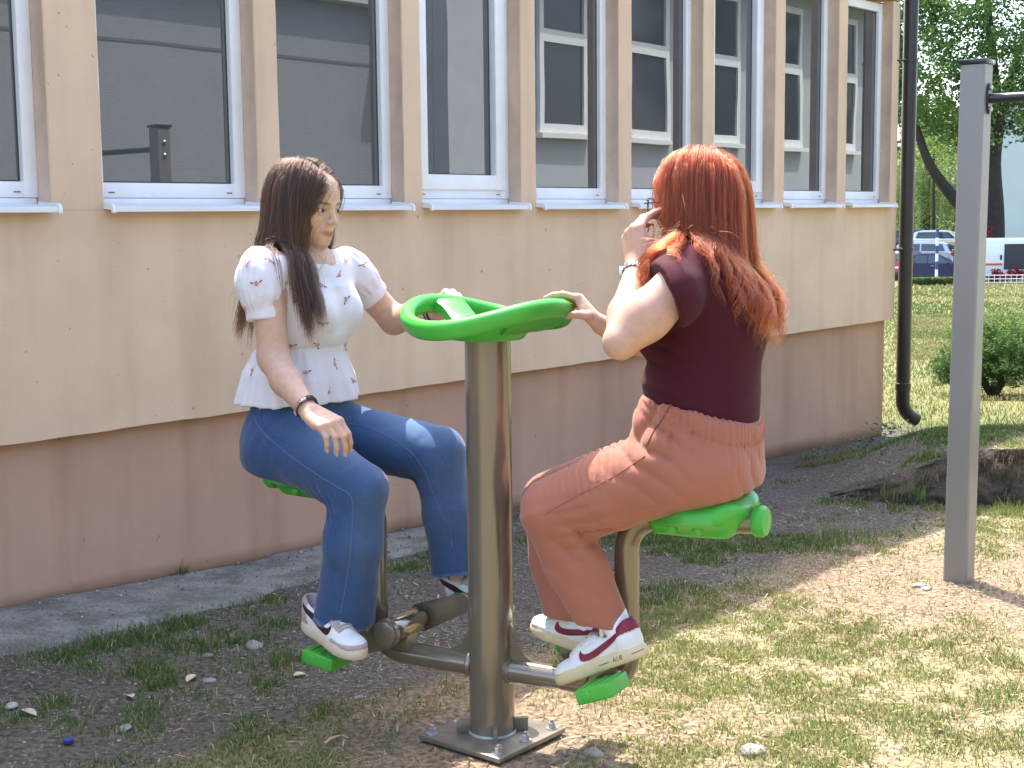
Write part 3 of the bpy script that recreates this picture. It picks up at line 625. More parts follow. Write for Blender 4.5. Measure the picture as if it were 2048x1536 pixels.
def sdf_mesh(node, lo, hi, h, B=16):
    """sparse surface nets"""
    lo = np.asarray(lo, float); hi = np.asarray(hi, float); nb = np.ceil((hi-lo)/(h*B)).astype(int)
    bi = np.stack(np.meshgrid(*[np.arange(k) for k in nb], indexing='ij'), -1).reshape(-1, 3); cen = lo+(bi+.5)*h*B; hd = h*B*math.sqrt(3)/2
    dc = node.d(cen); act = bi[np.abs(dc) < hd*1.2+.010]
    dims = nb*B+2; g = np.arange(B+1); G = np.stack(np.meshgrid(g, g, g, indexing='ij'), -1).reshape(-1, 3)
    cid = lambda I: (I[:, 0].astype(np.int64)*dims[1]+I[:, 1])*dims[2]+I[:, 2]
    CI, CV, QD = [], [], []
    corners = np.array([(i, j, k) for i in (0, 1) for j in (0, 1) for k in (0, 1)])
    edges = [(a, b_) for a in range(8) for b_ in range(a+1, 8) if np.abs(corners[a]-corners[b_]).sum() == 1]
    sg_ = np.stack(np.meshgrid(*[np.arange(4)*4+2.]*3, indexing='ij'), -1).reshape(-1, 3); sub = np.minimum(g//4, 3); hs_ = 2*h*math.sqrt(3)
    for b0 in act:
        base = b0*B; c = (lo+(base+B/2)*h).tolist()
        ds_ = node.d(lo+(base+sg_)*h, c, hd).reshape(4, 4, 4); am = np.abs(ds_) < hs_*1.25+.004
        if not am.any(): continue
        m_ = am[np.ix_(sub, sub, sub)].copy()
        for ax in range(3):                       # samples on the border between two sub-blocks belong to both
            k_ = np.zeros_like(m_); q = [slice(None)]*3; r_ = [slice(None)]*3
            for e in (4, 8, 12): q[ax] = e; r_[ax] = e-1; k_[tuple(q)] = m_[tuple(r_)]
            m_ |= k_
        d = np.where(ds_[np.ix_(sub, sub, sub)] < 0, -.05, .05); mf = m_.ravel(); dd = d.ravel(); dd[mf] = node.d(lo+(base+G[mf])*h, c, hd); d = dd.reshape(B+1, B+1, B+1); s = d < 0
        if s.all() or not s.any(): continue
        cs = sum(s[i:B+i, j:B+j, k:B+k].astype(np.int8) for i, j, k in corners); I = np.argwhere((cs > 0) & (cs < 8))
        if len(I):
            dv = np.stack([d[I[:, 0]+q[0], I[:, 1]+q[1], I[:, 2]+q[2]] for q in corners], 1); acc = np.zeros((len(I), 3)); cnt = np.zeros(len(I))
            for a, b_ in edges:
                da, db = dv[:, a], dv[:, b_]; m = (da < 0) != (db < 0); t = np.where(m, da/np.where(m, da-db, 1), 0)
                acc += np.where(m[:, None], corners[a]+t[:, None]*(corners[b_]-corners[a]), 0); cnt += m
            CI.append(cid(I+base)); CV.append(lo+(base+I+acc/cnt[:, None])*h)
        for ax in range(3):
            sl0 = [slice(0, B)]*3; sl1 = [slice(0, B)]*3; sl1[ax] = slice(1, B+1)
            s0, s1 = s[tuple(sl0)], s[tuple(sl1)]; E = np.argwhere(s0 != s1)
            if not len(E): continue
            flip = s0[E[:, 0], E[:, 1], E[:, 2]]; E = E+base; u, v = (ax+1) % 3, (ax+2) % 3; eu = np.zeros(3, int); ev = np.zeros(3, int); eu[u] = 1; ev[v] = 1
            q = np.stack([cid(E-eu-ev), cid(E-ev), cid(E), cid(E-eu)], 1); q[~flip] = q[~flip][:, ::-1]; QD.append(q)
    CI = np.concatenate(CI); CV = np.concatenate(CV); QD = np.concatenate(QD); o_ = np.argsort(CI); CI = CI[o_]; CV = CV[o_]
    ix = np.searchsorted(CI, QD); ix = np.clip(ix, 0, len(CI)-1); ok = (CI[ix] == QD).all(1)
    return CV, ix[ok].astype(np.int32)
def relax(V, F, it=1, lam=.5):
    for _ in range(it):
        acc = np.zeros_like(V); cnt = np.zeros(len(V))
        for k in range(4):
            np.add.at(acc, F[:, k], V[F[:, (k+1) % 4]]); np.add.at(acc, F[:, (k+1) % 4], V[F[:, k]]); np.add.at(cnt, F[:, k], 1); np.add.at(cnt, F[:, (k+1) % 4], 1)
        V = V+lam*(acc/np.maximum(cnt, 1)[:, None]-V)
    return V
def grad(node, P, e=.002):
    g = np.stack([node.d(P+np.eye(3)[i]*e)-node.d(P-np.eye(3)[i]*e) for i in range(3)], 1); return g/(np.linalg.norm(g, axis=1)[:, None]+1e-9)
def sdf_obj(name, node, lo, hi, h, m, parent, it=1, attrs=None):
    V, F = sdf_mesh(node, lo, hi, h); V = relax(V, F, it)
    return mesh_obj(name, V, F, m, parent, True, attrs(V) if attrs else None)
def project(node, P, it=4, off=0.):
    P = np.array(P, float)
    for _ in range(it): P = P-grad(node, P)*(node.d(P)-off)[:, None]
    return P
def rot(v, ax, a): ax = nrm(ax); v = np.asarray(v, float); return v*math.cos(a)+np.cross(ax, v)*math.sin(a)+ax*(ax@v)*(1-math.cos(a))

def hand(wr, d, n, right, curls, spread=0., thumb=None, sc=1., flat=None):
    """palm and five fingers. d to the fingers, n out of the palm, curls per finger (three joint angles)"""
    d = nrm(d); n = nrm(np.asarray(n)-d*(np.asarray(n)@d)); s = np.cross(-n, d) if right else np.cross(n, d); prims = []
    mc = [(.086, .029, .0), (.089, .0095, .003), (.084, -.010, .002), (.076, -.027, -.002)]; ln = [(.040, .025, .020), (.044, .028, .021), (.040, .026, .020), (.031, .020, .018)]; rr = [.0092, .0094, .0089, .0079]
    tips = []
    for i in range(4):
        k = wr+(d*mc[i][0]+s*mc[i][1]-n*mc[i][2])*sc
        prims.append((RC(wr+(d*.012+s*mc[i][1]*.62)*sc, k, .0145*sc, .0112*sc), .010)); prims.append((RC(wr+(d*.03+s*mc[i][1]*.75+n*.006)*sc, k-d*.018*sc+n*.006*sc, .012*sc, .010*sc), .010))
    prims.append((RC(wr+(d*.022+s*.020+n*.008)*sc, wr+(d*.050+s*.030+n*.010)*sc, .014*sc, .013*sc), .010))
    for i in range(4):
        k = wr+(d*mc[i][0]+s*mc[i][1]-n*mc[i][2])*sc; v = rot(d, n, (-1 if right else 1)*spread*(i-1.3)*-1); ax = np.cross(v, n); p = k; r = rr[i]*sc
        for j in range(3):
            v = rot(v, ax, curls[i][j]); q = p+v*ln[i][j]*sc; r2 = r*.93
            prims.append((RC(p, q, r, r2 if j < 2 else r*.84), .0035 if j else .007)); p, r = q, r2
        tips.append((p, v, np.cross(ax, v)))
    tb = wr+(d*.024+s*.022+n*.006)*sc; T = thumb or ((.030, .028, .010), (.058, .040, .014), (.082, .046, .016)); p = tb; r = .0135*sc
    for j, q in enumerate(T):
        q = wr+(d*q[0]+s*q[1]+n*q[2])*sc; prims.append((RC(p, q, r, r*.86), .010 if j == 0 else .003)); p = q; r *= .86
    return U(prims), tips, p

def head_prims(HC, f, u, sc=1., soft=0.):
    f = nrm(f); u = nrm(np.asarray(u)-f*(np.asarray(u)@f)); l = np.cross(u, f); ax = np.array([l, f, u])
    Q = lambda x, y, z: HC+(l*x+f*y+u*z)*sc
    E = lambda c, r: EL(Q(*c), np.array(r)*sc, ax)
    pr = [(E((0, -.014, .030), (.072, .092, .081)), .0), (E((0, .030, -.022), (.056, .054, .076)), .03), (E((0, .040, .045), (.056, .045, .048)), .03)]
    for sg in (1, -1):
        pr += [(RC(Q(sg*.052, -.005, -.045), Q(sg*.011, .064, -.087), .017*sc, .012*sc), .025), (E((sg*.038, .056, -.026), (.022, .021, .024)), .022),
               (RC(Q(sg*.044, .066, .017), Q(sg*.012, .083, .013), .0075*sc, .0075*sc), .014)]
    pr += [(E((0, .069, -.089), (.0155, .0155, .0135)), .018), (E((0, .072, -.059), (.026, .018, .022)), .02)]
    body = U(pr)
    sock = [E((sg*.032, .098, .000), (.019, .018, .0125)) for sg in (1, -1)]
    b1 = SUB(body, sock, .014)
    pr2 = [(b1, 0.)]
    for sg in (1, -1): pr2.append((EL(Q(sg*.032, .072, -.001), np.array((.0140, .0135, .0130))*sc, ax), .004))
    pr2 += [(RC(Q(0, .084, .008), Q(0, .1035, -.027), .0062*sc, .0082*sc), .012), (E((0, .1025, -.0295), (.0085, .0085, .0078)), .005)]
    for sg in (1, -1): pr2.append((E((sg*.0108, .092, -.0315), (.0068, .009, .0068)), .006))
    for z0, z1, r, yb in ((-.0565, -.0555, .0036, .0895), (-.0640, -.0640, .0044, .0890)):
        for sg in (1, -1): pr2.append((RC(Q(sg*.0260, .0740, -.0520), Q(sg*.005, yb, z1), r*.5*sc, r*sc), .0035))
        pr2.append((RC(Q(-.004, yb, z1), Q(.004, yb, z1), r*sc, r*sc), .003))
    for sg in (1, -1): pr2.append((E((sg*.073, -.010, -.012), (.008, .017, .030)), .008))
    slits = [EL(Q(sg*.032, .090, -.0015), np.array((.0122, .016, .0038))*sc, np.array([rot(l, f, sg*.10), f, rot(u, f, sg*.10)])) for sg in (1, -1)]
    slits += [RC(Q(sg*.0265, .077, -.0520), Q(0, .094, -.0598), .0009*sc, .0011*sc) for sg in (1, -1)]
    slits += [E((sg*.0062, .099, -.0385), (.0030, .004, .0036)) for sg in (1, -1)]
    return SUB(U(pr2), slits, .0018), Q, (l, f, u)

skin_nodes = {}
def skin_mat(name):
    m = bpy.data.materials.new(name); m.use_nodes = True; N = m.node_tree.nodes; L = m.node_tree.links; b = N['Principled BSDF']
    ca = N.new('ShaderNodeVertexColor'); ca.layer_name = 'scol'; tc = N.new('ShaderNodeTexCoord'); n = N.new('ShaderNodeTexNoise'); n.inputs['Scale'].default_value = 60; n.inputs['Detail'].default_value = 4
    L.new(tc.outputs['Object'], n.inputs['Vector']); mr = N.new('ShaderNodeMapRange'); mr.inputs[1].default_value = .3; mr.inputs[2].default_value = .7; mr.inputs[3].default_value = .93; mr.inputs[4].default_value = 1.06; L.new(n.outputs[0], mr.inputs[0])
    hs = N.new('ShaderNodeHueSaturation'); L.new(ca.outputs[0], hs.inputs['Color']); L.new(mr.outputs[0], hs.inputs['Value']); L.new(hs.outputs[0], b.inputs['Base Color'])
    b.inputs['Roughness'].default_value = .48; b.inputs['Specular IOR Level'].default_value = .35; b.inputs['Subsurface Weight'].default_value = .35; b.inputs['Subsurface Radius'].default_value = (.011, .0045, .0025); b.inputs['Subsurface Scale'].default_value = 1
    n2 = N.new('ShaderNodeTexNoise'); n2.inputs['Scale'].default_value = 700; L.new(tc.outputs['Object'], n2.inputs['Vector']); bp = N.new('ShaderNodeBump'); bp.inputs['Strength'].default_value = .12; bp.inputs['Distance'].default_value = .0006; L.new(n2.outputs[0], bp.inputs['Height']); L.new(bp.outputs[0], b.inputs['Normal'])
    return m
def strands(paths, m, parent, name, r0=.0006, seg=3):
    """joined thin tubes: paths (n, k, 3)"""
    paths = np.asarray(paths); n, k, _ = paths.shape
    T = np.gradient(paths, axis=1); T /= np.linalg.norm(T, axis=2)[..., None]+1e-9
    X = np.cross(T, np.array([.31, .52, .79])); X /= np.linalg.norm(X, axis=2)[..., None]+1e-9; Y = np.cross(T, X)
    rr = r0*np.concatenate([np.linspace(.8, 1, 3), np.ones(k-6), np.linspace(1, .25, 3)])[None, :, None]
    rr = rr*RNG.uniform(.7, 1.3, (n, 1, 1))
    V = np.stack([paths+(X*math.cos(2*math.pi*j/seg)+Y*math.sin(2*math.pi*j/seg))*rr for j in range(seg)], 2).reshape(-1, 3)
    b0 = (np.arange(n)[:, None, None]*k+np.arange(k-1)[None, :, None])*seg; j = np.arange(seg)[None, None, :]; j1 = (j+1) % seg
    F = np.stack([b0+j, b0+j1, b0+seg+j1, b0+seg+j], -1).reshape(-1, 4)
    return mesh_obj(name, V, F, m, parent, True)
def hair_fibre(name, colr, rough=.32):
    m = bpy.data.materials.new(name); m.use_nodes = True; N = m.node_tree.nodes; L = m.node_tree.links; N.clear(); o_ = N.new('ShaderNodeOutputMaterial'); h = N.new('ShaderNodeBsdfHairPrincipled'); h.model = 'CHIANG'; h.parametrization = 'COLOR'
    h.inputs['Color'].default_value = (*colr, 1); h.inputs['Roughness'].default_value = rough; h.inputs['Radial Roughness'].default_value = .45; h.inputs['Random Roughness'].default_value = .3
    hi = N.new('ShaderNodeHairInfo'); mr = N.new('ShaderNodeMapRange'); mr.inputs[3].default_value = .55; mr.inputs[4].default_value = 1.5; L.new(hi.outputs['Random'], mr.inputs[0]); hs = N.new('ShaderNodeHueSaturation'); hs.inputs['Color'].default_value = (*colr, 1); L.new(mr.outputs[0], hs.inputs['Value']); L.new(hs.outputs[0], h.inputs['Color'])
    L.new(h.outputs[0], o_.inputs[0]); return m
def fibres(paths, m, parent, name, r0):
    """fine hair fibres as one curves object"""
    paths = np.asarray(paths)-ORG[parent]; n, k, _ = paths.shape; cu = bpy.data.hair_curves.new(name); cu.add_curves([k]*n)
    cu.attributes['position'].data.foreach_set('vector', paths.astype(np.float32).ravel())
    ra = cu.attributes.get('radius') or cu.attributes.new('radius', 'FLOAT', 'POINT'); rr = r0*np.concatenate([np.ones(k-4), np.linspace(1, .2, 4)])[None]*RNG.uniform(.7, 1.3, (n, 1)); ra.data.foreach_set('value', rr.astype(np.float32).ravel())
    cu.materials.append(m); o = bpy.data.objects.new(name, cu); COL.objects.link(o); o.parent = parent; ORG[o] = ORG[parent]; return o
def hair_mat(name, c0, c1, rough=.32):
    m = bpy.data.materials.new(name); m.use_nodes = True; N = m.node_tree.nodes; L = m.node_tree.links; b = N['Principled BSDF']
    tc = N.new('ShaderNodeTexCoord'); n = N.new('ShaderNodeTexNoise'); n.inputs['Scale'].default_value = 45; n.inputs['Detail'].default_value = 3; L.new(tc.outputs['Object'], n.inputs['Vector'])
    cr = N.new('ShaderNodeValToRGB'); cr.color_ramp.elements[0].position = .32; cr.color_ramp.elements[1].position = .68; cr.color_ramp.elements[0].color = (*c0, 1); cr.color_ramp.elements[1].color = (*c1, 1)
    L.new(n.outputs[0], cr.inputs[0]); L.new(cr.outputs[0], b.inputs['Base Color']); b.inputs['Roughness'].default_value = rough; b.inputs['Specular IOR Level'].default_value = .35
    b.inputs['Anisotropic'].default_value = .6
    return m
def comb(roots, dirs, node, steps, ds, grav=.35, off=None, drift=None, stiff=.6):
    """let guide hairs fall: inertia, gravity, and never inside node"""
    n = len(roots); P = roots.copy(); D = dirs.copy(); out = [P.copy()]; off = np.full(n, .006) if off is None else off
    for i in range(steps):
        g = np.array([0, 0, -1.])+(drift(i/steps, P) if drift is not None else 0)
        D = D*stiff+g*grav; D /= np.linalg.norm(D, axis=1)[:, None]; P = P+D*ds
        for _ in range(2):
            dd = node.d(P)-off; m = dd < 0
            if m.any():
                G = grad(node, P[m]); P[m] = P[m]-G*dd[m][:, None]; 
        D = P-out[-1]; D /= np.linalg.norm(D, axis=1)[:, None]+1e-9; P = out[-1]+D*ds; out.append(P.copy())
    return np.stack(out, 1)
def resample(paths, k):
    n, s, _ = paths.shape; t = np.linspace(0, s-1, k); i = np.clip(t.astype(int), 0, s-2); f = (t-i)[None, :, None]
    return paths[:, i]*(1-f)+paths[:, i+1]*f
def grow(guides, per, k, rad0, rad1, jit=.15, wave=None, seed=0, lens=(.75, 1.0)):
    rg = np.random.default_rng(seed); out = []
    G = resample(guides, k); t = np.linspace(0, 1, k)[None, :, None]
    for q in range(per):
        a = rg.uniform(0, 2*math.pi, (len(G), 1, 1)); r = np.sqrt(rg.uniform(0, 1, (len(G), 1, 1))); r_ = r*(rad0+(rad1-rad0)*t)
        ofs = np.concatenate([np.cos(a), np.sin(a), np.cos(a+2.1)], 2)*r_
        Lf = rg.uniform(*lens, (len(G), 1, 1)); 
        idx = np.clip(t*Lf*(k-1), 0, k-1.001); i0 = idx.astype(int)[..., 0]; fr = idx-i0[..., None]; ar = np.arange(len(G))[:, None]
        p = G[ar, i0]*(1-fr)+G[ar, np.minimum(i0+1, k-1)]*fr
        w = jit*.02*t*(np.sin(t*rg.uniform(6, 14, (len(G), 1, 1))+rg.uniform(0, 6, (len(G), 1, 1)))*rg.normal(0, 1, (len(G), 1, 3)))
        out.append(p+ofs+w)
    return np.concatenate(out)
# ================================================================== PERSON ON THE LEFT (white blouse, blue jeans)
skinA = skin_mat('skin_light'); eyem = mat('eye_white', (.62, .58, .55), .15); irism = mat('iris_brown', (.05, .028, .015), .1); pupm = mat('pupil', (.004, .004, .004), .05)
def bounds(pts, pad): P = np.array(pts); return P.min(0)-pad, P.max(0)+pad
A_f = MA.copy(); A_r = np.array([A_f[1], -A_f[0], 0]); A_l = -A_r
PA = thing('person', (MM(-.57, 0, 0)[0], MM(-.57, 0, 0)[1], .66), 'woman in white floral blouse and blue jeans seated facing right, hand on green wheel', 'person')
# ---- skeleton (measured)
Ash, Alsh = at(533, 543, 3.61), at(692, 537, 3.90); Aelb, Awr = at(547, 716, 3.585), at(619, 824, 3.44); Alelb, Alwr = at(788, 640, 3.98), at(874, 624, 3.77)
Aneck = at(622, 520, 3.745); AHC = at(614, 411, 3.735)
hf = nrm([.84, -.54, -.17]); hu = nrm([.10, -.04, 1])
headA, QA, axA = head_prims(AHC, hf, hu, .95)
hd_r, tipsr, _ = hand(Awr, at(663, 850, 3.385)-Awr, (.15, .15, -1), True, [(.62, .62, .4), (.62, .66, .4), (.62, .70, .4), (.62, .70, .4)], spread=.02, sc=.95, thumb=((.03, .034, .016), (.055, .044, .03), (.078, .046, .042)))
kn = rim_pt(R_(108))+ZV*.036+np.array([-.006, .016, .002])
hd_l, tipsl, _ = hand(Alwr, kn-Alwr, np.array([.25, -.75, -.6]), False, [(.9, 1.0, .5), (.95, 1.0, .5), (1.0, 1.0, .5), (1.05, 1.0, .5)], spread=.03)
torso = LO([(at(603, 900, 3.77), .155, .105), (at(604, 800, 3.77), .150, .105), (at(603, 700, 3.77), .120, .090), (at(611, 610, 3.76), .138, .100), (at(618, 548, 3.75), .150, .080), (at(622, 520, 3.745), .10, .06)], A_l)
neck = RC(QA(0, -.028, -.055), Aneck-ZV*.03+A_f*-.005, .046, .055)
armsA = [(RC(Ash, Aelb, .044, .038), .03), (RC(Aelb, at(572, 762, 3.535), .038, .0365), .02), (RC(at(572, 762, 3.535), Awr, .0365, .0235), .02), (hd_r, .014),
         (RC(Alsh, Alelb, .044, .038), .03), (RC(Alelb, Alelb*.6+Alwr*.4, .038, .0355), .02), (RC(Alelb*.6+Alwr*.4, Alwr, .0355, .0235), .02), (hd_l, .014)]
Ahr, Akr, Aar = at(562, 882, 3.69), at(720, 978, 3.49), at(668, 1238, 3.545); Ahl, Akl, Aal = at(645, 862, 3.86), at(876, 908, 3.74), at(922, 1160, 3.71)
legs_in = [(RC(Ahr, Akr, .055, .040), .02), (RC(Akr, Aar, .038, .030), .02), (RC(Ahl, Akl, .055, .040), .02), (RC(Akl, Aal, .038, .030), .02)]
shl = [(RC(Aneck-ZV*.02, Ash*.8+Aneck*.2, .045, .044), .04), (RC(Aneck-ZV*.02, Alsh*.8+Aneck*.2, .045, .044), .04)]
bodyA = U([(torso, 0), (neck, .03)]+shl+armsA+legs_in+[(headA, .018)])
def skin_cols(base, Q, axs, lip, HC):
    def fn(V):
        c = np.tile(np.array(base), (len(V), 1)); loc = (V-HC)@np.array(axs).T
        x, y, z = loc.T
        lipm = np.exp(-((x/.025)**4))*np.exp(-(((z+.0600-.12*np.abs(x))/.0072)**4))*(y > .072); c = mixc(c, np.array(lip), np.clip(lipm, 0, 1)*.85)
        ch = np.exp(-(((np.abs(x)-.042)/.02)**2+((z+.03)/.022)**2))*(y > .03); c = mixc(c, np.array(base)*np.array([1.0, .80, .78]), ch*.6)
        eye = np.exp(-(((np.abs(x)-.032)/.017)**4+((z+.0005)/.0058)**4))*(y > .06); c = mixc(c, np.array([.10, .06, .05]), np.clip(eye, 0, 1)*.75)
        br = np.exp(-(((np.abs(x)-.032)/.020)**4+((z-.0185+.10*np.abs(np.abs(x)-.036))/.0036)**4))*(y > .05); c = mixc(c, np.array([.05, .033, .025]), np.clip(br, 0, 1)*.85)
        n = vnoise(V, 28, 3, 3); c = c*(1+.05*n)[:, None]
        return {'scol': np.concatenate([c, np.ones((len(c), 1))], 1)}
    return fn
lo, hi = bounds([Aal, Aar, QA(0, 0, .06), Ash, Alsh, Alwr, at(500, 880, 3.9), kn, at(690, 900, 3.36)], .14)
bodyA_o = sdf_obj('body', bodyA, lo, hi, .0031, skinA, PA, 1, skin_cols((.56, .35, .255), QA, axA, (.38, .085, .085), AHC))
def eyes(parent, Q, axs, sc, look):
    for sg in (1, -1):
        c = Q(sg*.032, .0715, -.0015); mb = MB(); mb.lathe(c-look*.0122*sc, [(.0122*sc*math.sin(t), .0122*sc*(1-math.cos(t))) for t in np.linspace(.05, math.pi-.05, 14)], axis=look, seg=20); e = mb.build('eye', eyem, parent, True)
        mb = MB(); mb.lathe(c, [(.0058*sc, .0104*sc), (.0056*sc, .0119*sc), (.001, .0124*sc)], axis=look, seg=18); mb.build('iris', irism, e, True)
        mb = MB(); mb.lathe(c, [(.0026*sc, .0118*sc), (.0025*sc, .0126*sc), (.0005, .0127*sc)], axis=look, seg=14); mb.build('pupil', pupm, e, True)
eyes(bodyA_o, QA, axA, .95, nrm(hf+np.array([.22, .08, .0])))
nailm = mat('nail', (.62, .36, .31), .25)
def nails(parent, tips, sg=1):
    for p, v, nn in tips:
        mb = MB(); c = p+nn*.0052*sg+v*.001; mb.add(*ell_mesh(c, (.0045, .0058, .0016), [np.cross(v, nn), v, nn])); mb.build('nail', nailm, parent, True)
def ell_mesh(c, r, ax, nu=8, nv=6):
    ax = np.array([nrm(a) for a in ax]); V = [np.asarray(c)+ax[2]*r[2]]; 
    for i in range(1, nv):
        t = math.pi*i/nv
        for j in range(nu): a = 2*math.pi*j/nu; V.append(np.asarray(c)+ax[0]*r[0]*math.sin(t)*math.cos(a)+ax[1]*r[1]*math.sin(t)*math.sin(a)+ax[2]*r[2]*math.cos(t))
    V.append(np.asarray(c)-ax[2]*r[2]); F = [(0, 1+j, 1+(j+1) % nu) for j in range(nu)]
    for i in range(nv-2):
        for j in range(nu): a = 1+i*nu; F.append((a+j, a+nu+j, a+nu+(j+1) % nu, a+(j+1) % nu))
    last = len(V)-1; a = 1+(nv-2)*nu; F += [(last, a+(j+1) % nu, a+j) for j in range(nu)]
    return V, F
nails(bodyA_o, tipsr, -1)

# ---- blouse
blm = mat('blouse_cotton', (.66, .635, .67), .75, var=(5, .03), bump=[(600, .10, .0008), (38, .25, .004)], sheen=.25, spec=.25)
up_ = nrm(at(611, 610, 3.76)-at(603, 700, 3.77))
bodice = LO([(at(603, 694, 3.77), .132, .106), (at(606, 655, 3.765), .145, .118), (at(611, 612, 3.76), .149, .110), (at(617, 560, 3.752), .158, .094), (at(621, 522, 3.747), .12, .066)], A_l)
bust = [(EL(at(611, 612, 3.76)+A_f*.074+A_l*s_*.062-ZV*.012, (.056, .056, .060)), .035) for s_ in (1, -1)]
pep = LO([(at(603, 676, 3.77), .122, .094), (at(602, 700, 3.77), .138, .110), (at(600, 745, 3.772), .163, .134), (at(598, 822, 3.775), .186, .156)], A_l, mod=lambda T, a: .0065*np.clip((T-.8)/1.6, 0, 1)*(np.sin(10*a+1.2*np.sin(2*a))+.5*np.sin(23*a+.7)))
hemn = nrm(np.array([.02, 0, -1])); pep = CUT(pep, at(598, 800, 3.77), hemn)
dnr = nrm(Aelb-Ash); dnl = nrm(Alelb-Alsh)
def puff(c, d, r, L_, seed):
    x = nrm(np.cross(d, [0, 1, 0])); y = np.cross(d, x)
    e = EL(c, (r, r, L_), [x, y, d])
    def fn(P):
        q = P-c; t = q@d/L_; a = np.arctan2(q@y, q@x); return .0032*np.sin(15*a+2*np.sin(3*a))*np.clip(np.abs(t)*1.25, .15, 1)+.004*vnoise(P, 26, seed, 2)
    return DISP(e, fn)
psr = puff(at(520, 566, 3.60), nrm(at(534, 650, 3.59)-at(524, 510, 3.62)), .061, .092, 1)
psl = puff(at(709, 548, 3.905), dnl, .056, .086, 2)
cufr = CUT(CUT(RC(at(527, 600, 3.60), at(533, 665, 3.592), .050, .046), at(531, 641, 3.592), at(532, 660, 3.59)-at(527, 600, 3.6)), at(527, 612, 3.6), at(527, 600, 3.60)-at(532, 660, 3.592))
ce = Alsh+dnl*.115; cufl = CUT(CUT(RC(Alsh+dnl*.05, Alsh+dnl*.15, .052, .047), ce, dnl), Alsh+dnl*.085, -dnl)
psr = CUT(psr, at(531, 636, 3.592), at(532, 660, 3.59)-at(527, 600, 3.6)); psl = CUT(psl, Alsh+dnl*.110, dnl)
shoul = [(RC(at(618, 536, 3.747), at(540, 545, 3.62), .056, .052), .03), (RC(at(624, 536, 3.747), at(690, 540, 3.89), .056, .052), .03)]
blouse_n = U([(bodice, 0)]+bust+shoul+[(pep, .006), (psr, .012), (psl, .012), (cufr, .004), (cufl, .004)])
nk = EL(at(631, 497, 3.72), (.060, .062, .040), [A_l, A_f, ZV])
blouse_n = SUB(blouse_n, [nk], .004)
waistc = at(602, 690, 3.77)
def blf(P):
    z = P[:, 2]; zw = waistc[2]; t = np.clip((zw-z)/.13, 0, 1)
    q = P.copy(); q[:, 2] *= .25
    f = .006*vnoise(q, 20, 4, 2)*(z < zw)*t+.0016*vnoise(P, 30, 6, 2)
    a = np.arctan2((P-waistc)@A_l, (P-waistc)@A_f); f = f+.0022*np.sin(40*a+3*np.sin(5*a))*np.exp(-((zw-z-.018)/.022)**2)*(z < zw+.004)-.004*np.exp(-((z-zw)/.005)**2)
    q2 = P@np.array([[.8, -.5, .3], [.2, .8, .5], [-.5, -.3, .8]]).T; q2[:, 0] *= .3; f = f+.0035*vnoise(q2, 16, 8, 2)*(z > zw)
    return f
blouse_n = DISP(blouse_n, blf)
lo, hi = bounds([at(470, 810, 3.8), at(760, 490, 3.9), at(600, 800, 3.5), at(600, 800, 4.0), at(480, 500, 3.6)], .05)
blouse = sdf_obj('blouse', blouse_n, lo, hi, .0040, blm, PA, 1)
# embroidered sprigs on the cotton
pinkm = mat('thread_pink', (.56, .20, .21), .8); greenm = mat('thread_dark', (.06, .055, .06), .8)
def ray_on(node, px, py, Y0, n=60):
    d = ray(px, py); d = d/np.linalg.norm(d); t = (Y0-.45)/d[1]
    for _ in range(n):
        s_ = node.d((CAMP+d*t)[None])[0]
        if s_ < .0006: break
        t += max(s_*.8, .0005)
    return CAMP+d*t
rg = random.Random(5)
for px, py in ((495, 528), (513, 567), (643, 570), (590, 594), (692, 598), (646, 648), (568, 662), (635, 690), (582, 692), (690, 690), (501, 700), (670, 728), (611, 745), (706, 762), (658, 784), (679, 550), (690, 520), (505, 740), (540, 520), (727, 530), (490, 618)):
    p = ray_on(blouse_n, px, py, 3.75)
    if blouse_n.d(p[None])[0] > .004: continue
    nn = grad(blouse_n, p[None])[0]; x = nrm(np.cross(ZV, nn)); y = np.cross(nn, x); a0 = rg.uniform(0, 6.28); x, y = x*math.cos(a0)+y*math.sin(a0), y*math.cos(a0)-x*math.sin(a0)
    mb = MB()
    for k in range(5):
        a = k*1.2566+rg.uniform(-.2, .2); dv = x*math.cos(a)+y*math.sin(a); mb.add(*ell_mesh(p+dv*.0042+nn*.0006, (.0034, .0019, .0009), [dv, np.cross(nn, dv), nn], 6, 4))
    mot = mb.build('embroidered_flower', pinkm, blouse, True)
    mb = MB()
    for s_ in (1, -1): dv = nrm(x*s_+y*.3); mb.add(*ell_mesh(p+dv*.0125+nn*.0004, (.0052, .0018, .0008), [dv, np.cross(nn, dv), nn], 6, 4))
    mb.build('embroidered_leaf', greenm, mot, True)

